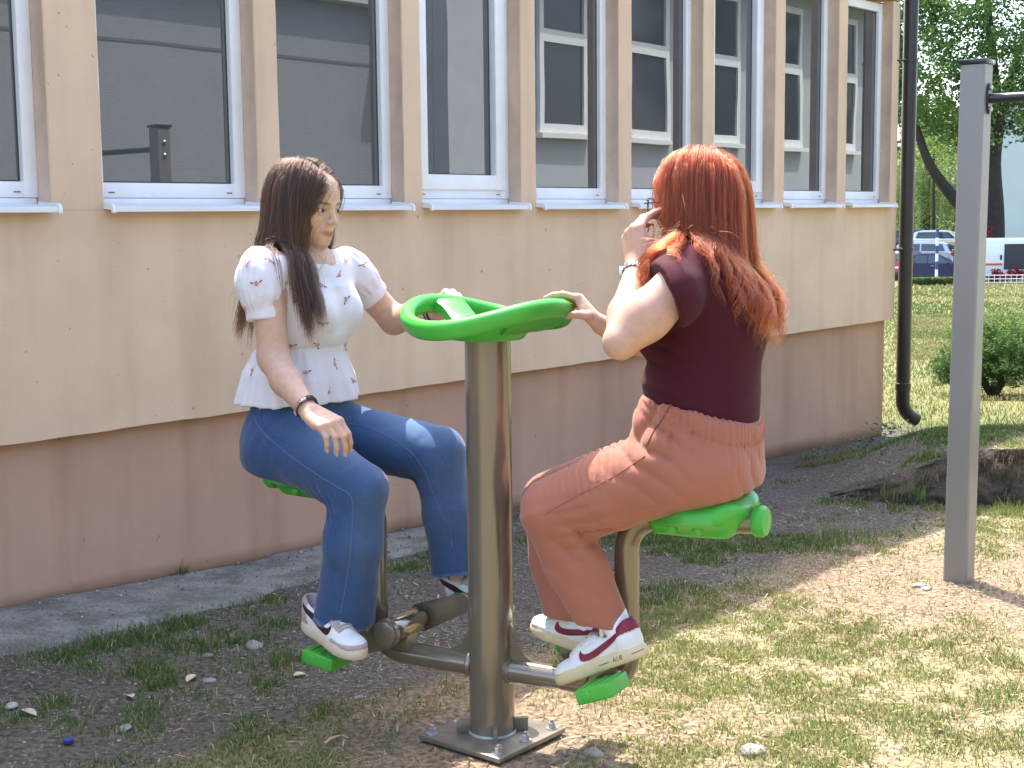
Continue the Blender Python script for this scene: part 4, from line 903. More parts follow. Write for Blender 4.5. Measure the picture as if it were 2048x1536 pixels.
# ---- jeans
dn = bpy.data.materials.new('denim'); dn.use_nodes = True; N = dn.node_tree.nodes; L = dn.node_tree.links; b = N['Principled BSDF']
ca = N.new('ShaderNodeVertexColor'); ca.layer_name = 'jcol'; tc = N.new('ShaderNodeTexCoord')
n = N.new('ShaderNodeTexNoise'); n.inputs['Scale'].default_value = 420; n.inputs['Detail'].default_value = 3; mp = N.new('ShaderNodeMapping'); mp.inputs['Scale'].default_value = (1, 1, .18); L.new(tc.outputs['Object'], mp.inputs[0]); L.new(mp.outputs[0], n.inputs['Vector'])
mr = N.new('ShaderNodeMapRange'); mr.inputs[1].default_value = .3; mr.inputs[2].default_value = .7; mr.inputs[3].default_value = .86; mr.inputs[4].default_value = 1.15; L.new(n.outputs[0], mr.inputs[0])
hs = N.new('ShaderNodeHueSaturation'); L.new(ca.outputs[0], hs.inputs['Color']); L.new(mr.outputs[0], hs.inputs['Value']); L.new(hs.outputs[0], b.inputs['Base Color']); b.inputs['Roughness'].default_value = .85; b.inputs['Sheen Weight'].default_value = .2; b.inputs['Specular IOR Level'].default_value = .2
bp = N.new('ShaderNodeBump'); bp.inputs['Strength'].default_value = .25; bp.inputs['Distance'].default_value = .001; L.new(n.outputs[0], bp.inputs['Height']); L.new(bp.outputs[0], b.inputs['Normal'])
hips = LO([(at(603, 775, 3.77), .142, .108), (at(600, 830, 3.772), .158, .118), (at(594, 885, 3.775), .172, .126), (at(590, 930, 3.78), .155, .115)], A_l)
hipb = EL(at(588, 905, 3.78), (.165, .12, .062), [A_l, A_f, ZV])
Rm, Rh = at(707, 1085, 3.505), at(684, 1270, 3.55); Lm, Lh = at(898, 1030, 3.725), at(918, 1172, 3.705)
legR = CUT(U([(RC(Ahr, Akr, .094, .068), 0), (RC(Akr, Rm, .066, .068), .014), (RC(Rm, Rh, .071, .079), .03)]), at(686, 1237, 3.54), Rh-Rm+np.array([.01, 0, 0]))
legL = CUT(U([(RC(Ahl, Akl, .093, .076), 0), (RC(Akl, Lm, .072, .062), .014), (RC(Lm, Lh, .064, .071), .03)]), at(918, 1146, 3.708), Lh-Lm)
jeans_n = U([(hips, 0), (hipb, .03), (legR, .035), (legL, .035)])
def folds(P, c, ax, rad, wl, amp, n=3):
    q = P-c; t = q@nrm(ax); r2 = (q*q).sum(1); return amp*1.25*(1-2*np.sqrt(np.abs(np.sin(t/wl*math.pi+.9*vnoise(P, 18, 7, 1)))+.004))*-1*np.exp(-r2/rad**2)
kbR = Akr+np.array([-.055, .02, -.045]); kbL = Akl+np.array([-.045, .01, -.06]); thR = nrm(Akr-Ahr); shR = nrm(Rm-Akr); thL = nrm(Akl-Ahl); shL = nrm(Lm-Akl)
def jf(P):
    q = P.copy(); q[:, 2] *= .45
    return (folds(P, kbR, thR-shR, .065, .026, .008)+folds(P, kbL, thL-shL, .06, .026, .007)+folds(P, at(560, 860, 3.64), thR, .07, .035, .0035)+folds(P, at(670, 830, 3.80), thL, .07, .034, .004)
            +folds(P, Rh-shR*.08, shR, .10, .05, .0022)+.0048*vnoise(q, 13, 2, 2)+.0015*vnoise(P, 40, 3, 2)+folds(P, Akr+shR*.16, nrm([.7, 0, .7]), .12, .07, .0016)+folds(P, Akl+shL*.14, nrm([-.6, 0, .8]), .11, .06, .0018))
jeans_n = DISP(jeans_n, jf)
def jcol(V):
    c = np.tile(np.array([.032, .070, .168]), (len(V), 1))
    def seg(a, b_, P): ba = b_-a; t = np.clip((P-a)@ba/(ba@ba), 0, 1); return t, P-a-t[:, None]*ba
    fade = np.zeros(len(V))
    for a, b_ in ((Ahr, Akr), (Ahl, Akl)):
        t, q = seg(a, b_, V); fade = np.maximum(fade, np.clip(q[:, 2]/.09, 0, 1)**1.5*np.exp(-((t-.65)/.33)**2))
    for a, b_ in ((Akr, Rh), (Akl, Lh)):
        t, q = seg(a, b_, V); fade = np.maximum(fade, .55*np.clip(q@A_f/.07, 0, 1)*np.exp(-((t-.12)/.35)**2))
    c = mixc(c, np.array([.105, .18, .32]), np.clip(fade*.8+.10*vnoise(V, 9, 5, 3), 0, 1))
    for hp, dv in ((at(686, 1237, 3.54), nrm(Rh-Rm)), (at(918, 1146, 3.708), nrm(Lh-Lm))):
        t = (V-hp)@dv; c = mixc(c, np.array([.23, .32, .47]), np.exp(-((t+.004)/.005)**2)*.7*(np.linalg.norm(V-hp, axis=1) < .13)*(.6+.6*vnoise(V, 120, 3, 1)))
        c = mixc(c, np.array([.028, .055, .13]), np.exp(-((t+.014)/.004)**2)*.5*(np.linalg.norm(V-hp, axis=1) < .13))
    return {'jcol': np.concatenate([np.clip(c, .01, 1), np.ones((len(c), 1))], 1)}
lo, hi = bounds([at(490, 780, 3.9), at(700, 1250, 3.4), at(950, 800, 3.85), at(930, 1160, 3.6), at(600, 900, 4.0)], .06)
jeans = sdf_obj('jeans', jeans_n, lo, hi, .0047, dn, PA, 1, jcol)
seamm = mat('seam_thread', (.105, .16, .27), .8); seamd = mat('seam_dark', (.03, .06, .14), .8)
def seam(node, pix, Y0, name, m, parent, r=.0011, n=8):
    pts = [ray_on(node, x, y, Y0) for x, y in catmull([np.array([a, b_, 0.]) for a, b_ in pix], n) for x, y in [(x, y)]] if False else [ray_on(node, q[0], q[1], Y0) for q in catmull([np.array([a, b_, 0.]) for a, b_ in pix], n)]
    mb = MB(); mb.tube(pts, r, 6); return mb.build(name, m, parent, True)
seam(jeans_n, [(508, 815), (515, 850), (560, 895), (620, 940), (672, 972), (700, 990), (706, 1015)], 3.6, 'seam', seamm, jeans)
seam(jeans_n, [(706, 1015), (704, 1060), (699, 1120), (690, 1180), (681, 1228)], 3.6, 'seam', seamm, jeans)
seam(jeans_n, [(672, 846), (720, 850), (775, 872), (820, 902), (845, 935), (862, 975), (880, 1020), (900, 1060), (904, 1095)], 3.75, 'seam', seamm, jeans)
seam(jeans_n, [(521, 820), (545, 812), (563, 803)], 3.6, 'pocket_seam', seamd, jeans, .0016)
seam(jeans_n, [(521, 820), (527, 850), (545, 870), (570, 884)], 3.6, 'pocket_seam', seamd, jeans, .0016)
p = ray_on(jeans_n, 521, 817, 3.6); mb = MB(); nn = grad(jeans_n, p[None])[0]; mb.lathe(p, [(.0045, 0), (.004, .0015), (.001, .002)], axis=nn, seg=12); mb.build('rivet', zinc, jeans, True)
# frayed hem threads
def fray(hp, dv, r, n, parent, seed):
    rgn = np.random.default_rng(seed); x = nrm(np.cross(dv, [0, 1, .1])); y = np.cross(dv, x); a = rgn.uniform(0, 6.28, n); rd = np.cos(a)[:, None]*x+np.sin(a)[:, None]*y
    p0 = project(jeans_n, hp+rd*r-dv*.003, 3); e = dv*rgn.uniform(.003, .011, (n, 1))+rd*rgn.uniform(-.002, .004, (n, 1)); t = np.linspace(0, 1, 7)[None, :, None]
    out = p0[:, None]+e[:, None]*t+rgn.normal(0, .0006, (n, 7, 3))
    return strands(np.array(out), mat('fray', (.33, .42, .56), .9), parent, 'frayed_hem', .0005)
fray(at(686, 1237, 3.54), nrm(Rh-Rm), .079, 260, jeans, 3); fray(at(918, 1146, 3.708), nrm(Lh-Lm), .07, 180, jeans, 4)

# ---- trainers
def shoe(parent, heel, toe, up, lat, cols, swoosh_side, seed, soc=None, tongue=True, write=None, sh=.031):
    """low trainer: heel/toe are ground points under heel back and toe tip; lat: unit vector to the outer side"""
    f = nrm(toe-heel); Ls = np.linalg.norm(toe-heel); up = nrm(up-f*(up@f)); lat = nrm(np.cross(f, up)) if np.cross(f, up)@lat > 0 else -nrm(np.cross(f, up))
    X = lambda t, w_, z: heel+f*Ls*t+lat*w_+up*z
    ax = np.array([lat, f, up]); E = lambda t, w_, z, r: EL(X(t, w_, z), np.array(r), ax)
    sole_n = U([(E(.20, 0, .014, (.034, .052, .036)), 0), (E(.50, .002, .014, (.036, .085, .036)), .02), (E(.76, .003, .014, (.044, .066, .036)), .02)], .02)
    sole_n = CUT(CUT(sole_n, X(0, 0, sh), up, .004), X(0, 0, .0), -up, .004)
    def grooves(P): q = (P-heel)@f; z = (P-heel)@up; return np.where((z < .010), .0006*np.sin(q*1100), 0)
    sole_n = DISP(sole_n, grooves)
    upper_n = U([(E(.17, 0, .045, (.030, .040, .046)), 0), (E(.42, 0, .040, (.031, .070, .040)), .02), (E(.72, .002, .028, (.039, .062, .026)), .025), (E(.86, .003, .026, (.034, .032, .021)), .015),
                 (RC(X(.10, 0, .078), X(.15, 0, .060), .024, .028), .015), (RC(X(.46, 0, .066), X(.66, 0, .044), .020, .022), .018)], .02)
    upper_n = CUT(upper_n, X(0, 0, .024), -up, .003)
    opening = EL(X(.24, 0, .108), (.026, .056, .052), ax); upper_n = SUB(upper_n, [opening], .004)
    Pb = [X(0, 0, 0), X(1, 0, 0), X(.5, .06, .12), X(.5, -.06, .12), X(.5, 0, -.01)]; lo, hi = bounds(Pb, .03)
    root = sdf_obj('shoe', upper_n, lo, hi, .0025, cols['upper'], parent, 1)
    sdf_obj('sole', sole_n, lo, hi, .0030, cols['sole'], root, 1)
    # overlays: toe guard, heel counter, eyestay as slightly proud shells
    VF = np.array([v.co[:] for v in root.data.vertices])+ORG[root]; FF0 = np.array([p.vertices[:] for p in root.data.polygons]); GU = grad(upper_n, VF)
    def patch(name, keep, m, off=.0014):
        V, F = VF, FF0; q = V-heel; t = q@f/Ls; w_ = q@lat; z = q@up
        k = keep(t, w_, z); Fk = F[k[F].all(1)]
        if not len(Fk): return
        G = GU; Vo = V+G*off; Vi = V-G*.001
        used = np.unique(Fk); mp_ = -np.ones(len(V), int); mp_[used] = np.arange(len(used)); Fm = mp_[Fk]
        # closed shell: outer + inner + rim
        n_ = len(used); E_ = np.concatenate([Fm[:, [i, (i+1) % 4]] for i in range(4)]); key = np.sort(E_, 1); kk = key[:, 0]*n_+key[:, 1]; uq, inv, cnt = np.unique(kk, return_inverse=True, return_counts=True); be = E_[cnt[inv] == 1]
        FF = np.concatenate([Fm, Fm[:, ::-1]+n_, np.stack([be[:, 1], be[:, 0], be[:, 0]+n_, be[:, 1]+n_], 1)])
        mesh_obj(name, np.concatenate([Vo[used], Vi[used]]), FF, m, root, True)
    patch('toe_guard', lambda t, w_, z: (t > .66) & (z < .036+.02*(np.abs(t-.8))) & (z > .026) , cols['guard'])
    patch('heel_counter', lambda t, w_, z: (t < .22-.9*(z-.03)) & (z < .064), cols['heel'])
    patch('collar_tab', lambda t, w_, z: (t < .17) & (z > .064), cols['tab'])
    patch('eyestay', lambda t, w_, z: (t > .40) & (t < .74) & (np.abs(w_) < .026) & (np.abs(w_) > .009) & (z > .040), cols['guard'])
    # side flash: curved tick from the toe side sweeping up to the heel
    tk = [(.60, .062), (.575, .053), (.52, .050), (.45, .053), (.33, .061), (.20, .070), (.10, .079), (.105, .071), (.22, .056), (.34, .045), (.44, .0375), (.52, .035), (.59, .037), (.625, .048)]
    for sd in swoosh_side:
        seg_ = 28; top = catmull([np.array([a, b_, 0]) for a, b_ in tk[:7]], 5); bot = catmull([np.array([a, b_, 0]) for a, b_ in ([tk[0]]+tk[:6:-1])], 4); 
        tt = np.linspace(0, 1, seg_); tp = np.array(top); btm = np.array(bot)
        def rs(A_): dd = np.concatenate([[0], np.cumsum(np.linalg.norm(np.diff(A_, axis=0), axis=1))]); return np.stack([np.interp(tt*dd[-1], dd, A_[:, j]) for j in range(3)], 1)
        tp, btm = rs(tp), rs(btm); V = []; F = []
        for i in range(seg_):
            for j in range(6):
                q = tp[i]*(1-j/5)+btm[i]*(j/5); V.append(X(q[0], sd*.06, q[1]))
        V = np.array(V)
        for _ in range(14): V = V-np.outer(upper_n.d(V)*.8, lat*sd)
        nn = lat*sd*.0016; n_ = len(V); V2 = np.concatenate([V+nn, V-nn*.5])
        for i in range(seg_-1):
            for j in range(5): a = i*6+j; F += [(a, a+1, a+7, a+6), (n_+a, n_+a+6, n_+a+7, n_+a+1)]
        bd_ = [i*6 for i in range(seg_)]+[(seg_-1)*6+j for j in range(1, 6)]+[i*6+5 for i in range(seg_-2, -1, -1)]+[j for j in range(4, 0, -1)]
        for k in range(len(bd_)): a, b_ = bd_[k], bd_[(k+1) % len(bd_)]; F.append((a, b_, n_+b_, n_+a))
        mb = MB(); mb.add(V2, F); mb.build('side_flash', cols['swoosh'], root, True, 50)
    # laces
    for k, t in enumerate(np.linspace(.48, .74, 6)):
        pts = []
        for w_ in np.linspace(-.022, .022, 9):
            p = X(t+.012*math.sin(k*2+w_*60), w_, .12)
            for _ in range(14): p = p-up*upper_n.d(p[None])[0]*.8
            pts.append(p+up*.0022)
        mb = MB(); mb.tube(pts, .0034, 8, squash=(1, .55)); mb.build('lace', cols['lace'], root, True)
    if tongue:
        mb = MB(); mb.rbox(X(.34, 0, .088), (.034, .012, .034), [lat, nrm(f*.8+up*.2), nrm(up*.9-f*.35)], .005); mb.build('tongue', cols['lace'], root, True)
    if soc is not None:
        s_n = CUT(CUT(RC(X(.20, 0, .05), soc, .030, .036), X(.16, 0, .118), up+f*-.2, .003), X(0, 0, .06), -up); sdf_obj('sock', s_n, lo-.02, hi+.04, .0026, cols['sock'], root, 1)
    if write:
        for (t0, w0, ch) in write: pass
    return root, X
creamA = mat('sole_cream', (.60, .50, .38), .6, var=(30, .1)); whl = mat('leather_white', (.74, .74, .74), .45, var=(20, .05), bump=[(250, .1, .0005)]); pinkl = mat('suede_mauve', (.42, .335, .325), .85, var=(40, .08)); burg = mat('flash_burgundy', (.035, .006, .012), .45); tanl = mat('lace_tan', (.42, .34, .29), .8)
colsA = dict(upper=whl, sole=creamA, guard=pinkl, heel=pinkl, tab=pinkl, swoosh=burg, lace=tanl, sock=whl)
hA, tA = at(611, 1252, 3.60), at(724, 1321, 3.405)
shoe(PA, hA, tA, ZV, A_r, colsA, (1, -1), 1)
hA2, tA2 = at(882, 1205, 3.745), at(882, 1205, 3.745)+nrm(np.array([.76, -.65, .03]))*.24
shoe(PA, hA2, tA2, ZV, A_l, colsA, (1, -1), 2)

# ---- bracelets
cordm = mat('cord_dark', (.03, .018, .016), .6); beadm = mat('bead_metal', (.35, .22, .19), .3, metal=.7)
def ring(c, d, r, tr, m, parent, name, tilt=0., n=28, seg=6):
    d = nrm(d); x = nrm(np.cross(d, [0, .2, 1])); y = np.cross(d, x); pts = [c+(x*math.cos(t)+y*math.sin(t))*r+d*tilt*math.cos(t) for t in np.linspace(0, 2*math.pi, n)]
    mb = MB(); mb.tube(pts, tr, seg); return mb.build(name, m, parent, True), x, y
fd = nrm(Awr-Aelb); bc = Awr-fd*.018
for k, (q, tl) in enumerate(((-.010, .006), (.004, -.004))):
    br, x, y = ring(bc+fd*q, fd, .0285, .0017, cordm, PA, 'bracelet', tl)
br, x, y = ring(bc-fd*.002, fd, .0285, .0036, cordm, PA, 'bracelet', .004)
for t in np.linspace(-.9, .9, 9):
    a = t+math.atan2(np.dot(-MBv, y), np.dot(-MBv, x)); c_ = bc-fd*.002+(x*math.cos(a)+y*math.sin(a))*.0305+fd*.004*math.cos(a); mb = MB(); mb.add(*ell_mesh(c_, (.0042, .0042, .0042), [x, y, fd])); mb.build('bead', beadm if abs(t) < .6 else zinc, br, True)
fd2 = nrm(Alwr-Alelb)
br, x, y = ring(Alwr-fd2*.012, fd2, .0275, .0028, cordm, PA, 'bracelet', .003); br, x, y = ring(Alwr-fd2*.022, fd2, .028, .0018, cordm, PA, 'bracelet', -.003)
# ---- necklace
nk_pts = project(U([(bodyA, 0), (blouse_n, 0)]), [at(608, 500, 3.70), at(614, 520, 3.65), at(624, 538, 3.63), at(637, 548, 3.62), at(648, 538, 3.66), at(653, 520, 3.70), at(655, 500, 3.75)], 4, .0015)
mb = MB(); mb.tube(catmull(nk_pts, 6), .0009, 6); nkl = mb.build('necklace', mat('gold', (.75, .52, .22), .3, metal=1), PA, True)
mb = MB(); mb.add(*ell_mesh(nk_pts[3]-ZV*.008+A_f*.002, (.004, .002, .007), [A_l, A_f, ZV])); mb.build('pendant', MATS['gold'], nkl, True)

# ---- hair: long, dark brown, parted in the middle
hairA = hair_mat('hair_dark', (.018, .010, .007), (.105, .058, .034), .42)
sk_c = QA(0, -.014, .030); l_, f_, u_ = axA
capn = EL(QA(0, -.018, .032), np.array((.073, .090, .080)), np.array(axA))
capn = CUT(capn, QA(0, .076, .054), f_*.9-u_*.62, .01)
sdf_obj('hair_base', capn, *bounds([QA(0, 0, .03)], .13), .004, hairA, PA, 2)
coll = U([(EL(sk_c, np.array((.070, .089, .079)), np.array(axA)), 0), (EL(QA(0, .03, -.03), np.array((.054, .053, .076)), np.array(axA)), .02), (neck, .02), (bodice, 0)]+bust+shoul+[(psr.a.a, .01), (psl.a.a, .01), (RC(Ash, Aelb, .044, .038), .01)])
rgA = np.random.default_rng(11); roots, dirs, offs = [], [], []
while len(roots) < 480:
    th = rgA.uniform(-math.pi, math.pi); ph = rgA.uniform(-.25, 1.52); x = math.cos(ph)*math.sin(th); y = math.cos(ph)*math.cos(th); z = math.sin(ph)
    if z < -.1 and y > -.2: continue
    p = sk_c+l_*x*.071+f_*y*.089+u_*z*.079
    if (p-QA(0, .074, .056))@(f_*.9-u_*.62) > -.01*abs(x): continue
    if z < .35 and y > .45: continue
    roots.append(p); sg = 1 if x > 0 else -1
    dirs.append(nrm(l_*sg*(.75)*(1 if y > -.5 else .35)-f_*(.05 if y > -.3 else .25)+u_*(.2 if z > .7 else -.2))); offs.append(rgA.uniform(.003, .011))
roots, dirs, offs = np.array(roots), np.array(dirs), np.array(offs)
side = (roots-sk_c)@l_; fr = (roots-sk_c)@f_
def driftA(t, P):
    loc = (P-sk_c)@f_; hz = (P-sk_c)@u_
    hold = (hz > -.16)*np.clip((loc-np.where(side < 0, .058, .02))/.03, 0, 1.0)                  # combed back past the cheeks
    back = np.clip(-fr/.08, -.1, 1)*(hz < -.06)*.9
    low_ = (hz < -.10)*np.clip(-fr/.05, 0, 1)
    frt = (hz < -.12)*np.clip((fr+.03)/.05, 0, 1)*(side < 0)            # near side comes forward over the shoulder
    return -f_*(hold*.9+.22*back*(1-t))[:, None]+f_*(.16*frt)[:, None]+l_*(np.sign(side)*.05*(1-t))[:, None]-f_*(.12*(side > 0)+.30*low_)[:, None]
gA = comb(roots, dirs, coll, 40, .0105, .42, offs, driftA, .62)
hsA = grow(gA, 34, 20, .014, .011, .20, seed=2, lens=(.52, 1.0))
fibA = hair_fibre('hair_fibre_brown', (.026, .012, .007), .30); hair = fibres(hsA, fibA, PA, 'hair', .00040)
fly = grow(gA[::2], 3, 20, .014, .022, .8, seed=5, lens=(.5, 1.0)); fibres(fly, fibA, PA, 'stray_hair', .00022)
# ================================================================== PERSON ON THE RIGHT (burgundy top, terracotta trousers)
skinB = skin_mat('skin_fair')
B_f = -MA; B_r = np.array([B_f[1], -B_f[0], 0]); B_l = -B_r
PBn = thing('person', (MM(.57, 0, 0)[0], MM(.57, 0, 0)[1], .68), 'red-haired woman in burgundy top and terracotta trousers seated facing left, hand at mouth', 'person')
Bsh, Brsh = at(1354, 572, 3.06), at(1462, 545, 3.38); Belb, Bwr = at(1241, 684, 3.03), at(1273, 532, 3.20); Brelb, Brwr = at(1318, 690, 3.44), at(1203, 651, 3.44)
Bneck = at(1402, 515, 3.255); BHC = at(1392, 404, 3.275)
hfB = nrm([-.84, .54, -.06]); headB, QB, axB = head_prims(BHC, hfB, ZV, .95)
hb_l, tipsBl, _ = hand(Bwr, nrm([-.10, .30, 1]), (.80, .55, -.2), False, [(.75, .35, .15), (.85, .45, .2), (.95, .5, .25), (1.05, .55, .25)], spread=.04, thumb=((.034, .030, .014), (.062, .034, .024), (.086, .030, .034)), sc=.95)
rimB = rim_pt(R_(-2))
kB = rimB+np.array([.028, -.012, .030])
hb_r, tipsBr, _ = hand(Brwr, kB-Brwr, np.array([-.72, -.05, -.72]), True, [(.62, .35, .25), (.66, .45, .3), (.70, .5, .3), (.75, .5, .3)], spread=.06, thumb=((.030, .036, .010), (.050, .046, .030), (.066, .042, .052)), sc=.97)
torsoB = LO([(at(1405, 905, 3.24), .165, .130), (at(1408, 840, 3.235), .150, .125), (at(1408, 760, 3.225), .135, .115), (at(1418, 670, 3.225), .145, .120), (at(1420, 600, 3.23), .155, .105), (at(1408, 545, 3.24), .15, .075), (at(1402, 515, 3.25), .08, .055)], B_l)
neckB = RC(QB(0, -.028, -.055), Bneck-ZV*.03, .045, .055)
Bfm = Belb*.45+Bwr*.55+np.array([0, 0, 0])
armsB = [(RC(Bsh-ZV*.004, Bsh*.45+Belb*.55, .052, .049), .02), (RC(Bsh*.45+Belb*.55, Belb, .049, .039), .03), (U([(RC(Belb, Belb*.65+Bwr*.35, .036, .038), 0), (RC(Belb*.65+Bwr*.35, Bwr, .038, .0225), .02), (hb_l, .014)]), .007),
         (RC(Brsh, Brelb, .056, .042), .03), (RC(Brelb, Brelb*.6+Brwr*.4, .042, .038), .02), (RC(Brelb*.6+Brwr*.4, Brwr, .038, .0235), .02), (hb_r, .014)]
Bhl, Bkl, Bal = at(1395, 928, 3.165), at(1104, 1018, 3.275), at(1222, 1240, 3.235); Bhr, Bkr, Bar = at(1418, 900, 3.33), at(1102, 1002, 3.44), at(1152, 1240, 3.45)
legsB = [(RC(Bhl, Bkl, .06, .042), .02), (RC(Bkl, Bal, .040, .032), .02), (RC(Bhr, Bkr, .06, .042), .02), (RC(Bkr, Bar, .040, .032), .02)]
shB = [(RC(Bneck-ZV*.03, Bsh*.8+Bneck*.2-ZV*.01, .038, .036), .025), (RC(Bneck-ZV*.03, Brsh*.8+Bneck*.2-ZV*.01, .038, .036), .025)]
bodyB = U([(torsoB, 0), (neckB, .03)]+shB+armsB+legsB+[(headB, .018)])
lo, hi = bounds([Bal, Bar, QB(0, 0, .06), Bsh, Brsh, Belb, at(1500, 880, 3.2), rimB, at(1400, 900, 3.45)], .14)
bodyB_o = sdf_obj('body', bodyB, lo, hi, .0035, skinB, PBn, 1, skin_cols((.55, .335, .245), QB, axB, (.40, .14, .13), BHC))
eyes(bodyB_o, QB, axB, .95, hfB)
nails(bodyB_o, tipsBl, -1)
# ---- top
topm = mat('top_burgundy', (.055, .007, .015), .85, var=(4, .06), bump=[(700, .12, .0006), (30, .25, .004)], sheen=.04, spec=.2)
top_n = LO([(at(1409, 868, 3.235), .145, .120), (at(1408, 820, 3.235), .150, .126), (at(1408, 765, 3.225), .145, .128), (at(1412, 715, 3.225), .142, .123), (at(1419, 660, 3.225), .154, .130), (at(1422, 600, 3.23), .165, .115), (at(1410, 548, 3.24), .165, .084), (at(1404, 522, 3.25), .10, .062)], B_l)
bustB = [(EL(at(1418, 655, 3.225)+B_f*.085+B_l*s_*.066, (.070, .068, .068)), .035) for s_ in (1, -1)]
belly = (EL(at(1345, 758, 3.27), (.085, .06, .045), [B_l, B_f, ZV]), .035)
dlB = nrm(Belb-Bsh); drB = nrm(Brelb-Brsh)
capl = CUT(RC(Bneck-ZV*.018+B_l*.045, Bsh+dlB*.03, .066, .077), at(1334, 590, 3.06), nrm([-.9, -.1, -.38])); capr = CUT(RC(Bneck-ZV*.018-B_l*.045, Brsh+drB*.03, .062, .070), Brsh+drB*.025, drB)
bandc = at(1408, 818, 3.235); bandn = nrm(ZV+B_f*-.42)
top_n = CUT(U([(top_n, 0)]+bustB+[belly, (capl, .02), (capr, .02), (RC(Bsh*.55+Bneck*.45-ZV*.01, at(1402, 590, 3.15), .068, .078), .03)]), bandc-bandn*.03, -bandn)
top_n = SUB(top_n, [EL(at(1382, 494, 3.29), (.050, .055, .042), [B_l, B_f, ZV])], .004)
def topf(P): q = P.copy(); q[:, 2] *= 2.2; return .004*vnoise(q, 9, 3, 2)+folds(P, at(1330, 700, 3.15), nrm([.25, 0, 1]), .09, .04, .004)+folds(P, at(1330, 790, 3.15), nrm([.1, 0, 1]), .07, .03, .003)
top_n = DISP(top_n, topf)
lo, hi = bounds([at(1290, 850, 3.1), at(1540, 850, 3.3), at(1300, 520, 3.0), at(1500, 520, 3.45)], .06)
sdf_obj('top', top_n, lo, hi, .0048, topm, PBn, 1)
# ---- trousers
trm = mat('trousers_terracotta', (.355, .135, .088), .8, var=(5, .05), bump=[(650, .12, .0006), (40, .2, .003)], sheen=.2, spec=.2)
hipsB = LO([(at(1408, 800, 3.232), .158, .135), (at(1404, 850, 3.236), .165, .137), (at(1400, 905, 3.24), .178, .142), (at(1402, 955, 3.245), .165, .128)], B_l)
hipbB = EL(at(1415, 945, 3.24), (.175, .118, .055), [B_l, B_f, ZV]); pouch = EL(at(1308, 848, 3.24), (.068, .040, .052), [B_l, B_f, ZV])
hipsB = CUT(hipsB, bandc+bandn*.028, bandn)
kl2, hl2 = at(1150, 1130, 3.265), at(1222, 1275, 3.235); kr2, hr2 = at(1122, 1130, 3.45), at(1162, 1280, 3.45)
legl = CUT(U([(RC(Bhl, Bhl*.4+Bkl*.6, .100, .086), 0), (RC(Bhl*.4+Bkl*.6, Bkl, .086, .072), .02), (LO([(Bkl-ZV*.0, .062, .070), (kl2, .056, .074), (hl2, .050, .062)], B_l), .03)]), at(1208, 1252, 3.235), np.array([.0, 0, -1]))
legr = CUT(U([(RC(Bhr, Bkr, .098, .074), 0), (LO([(Bkr, .060, .070), (kr2, .056, .084), (hr2, .052, .078)], B_l), .03)]), at(1150, 1252, 3.45), np.array([0, 0, -1]))
tr_n = U([(hipsB, 0), (hipbB, .04), (pouch, .03), (legl, .035), (legr, .03)])
hc = at(1406, 850, 3.236)
def trf(P):
    q = (P-hc); a = np.arctan2(q@B_l, q@B_f); zb = (P-bandc)@bandn
    g = .0030*np.sin(62*a+2*np.sin(7*a))*np.exp(-(np.minimum(zb+.0, 0)/.045)**2)*np.clip(np.abs(a)-.5, 0, 1)*(zb > -.12)
    g = g+.0035*np.exp(-((zb-.008)/.017)**4)-.003*np.exp(-((zb+.017)/.004)**2)*(np.abs(a) > .5)
    kb = folds(P, Bkl+np.array([.085, -.02, -.06]), nrm(np.array([.6, 0, .8])), .085, .055, .008)
    th = nrm(Bkl-Bhl); t = (P-Bhl)@th; up = P[:, 2]-(Bhl[2]+t*th[2])
    thf = .0042*np.sin(t/.020*2*math.pi+2*vnoise(P, 9, 2, 1))*np.exp(-((t-.22)/.10)**2)*np.clip(up/.05, 0, 1)
    q2 = P@np.array([[.7, 0, .7], [0, 1, 0], [-.7, 0, .7]]).T; q2[:, 0] *= .35
    low = .0075*np.sin(8*np.arctan2((P-kl2)@B_l, (P-kl2)@B_f)+6*P[:, 2])*np.clip((.42-P[:, 2])/.2, 0, 1)
    pk = folds(P, at(1300, 850, 3.1), nrm([.9, 0, -.35]), .075, .05, .008)
    cr = folds(P, at(1300, 900, 3.1), nrm([.55, 0, .83]), .10, .045, .006)+folds(P, at(1185, 1060, 3.2), nrm([-.3, 0, 1]), .07, .032, .006)+folds(P, at(1470, 950, 3.15), nrm([.9, 0, .4]), .08, .035, .003)
    return g+kb+thf+pk+cr+.0055*vnoise(q2, 12, 4, 2)+low*.7
tr_n = DISP(tr_n, trf)
lo, hi = bounds([at(1040, 1000, 3.5), at(1520, 780, 3.3), at(1400, 980, 3.05), at(1220, 1255, 3.15), at(1400, 900, 3.5)], .06)
trousers = sdf_obj('trousers', tr_n, lo, hi, .0047, trm, PBn, 1)
seam(tr_n, [(1345, 800), (1330, 830), (1308, 862), (1292, 893)], 3.15, 'pocket_seam', mat('seam_terracotta', (.19, .068, .045), .8), trousers, .0018)
seam(tr_n, [(1290, 912), (1240, 945), (1180, 978), (1130, 1005), (1090, 1028)], 3.2, 'seam', mat('seam_terracotta2', (.29, .108, .07), .8), trousers, .0014)
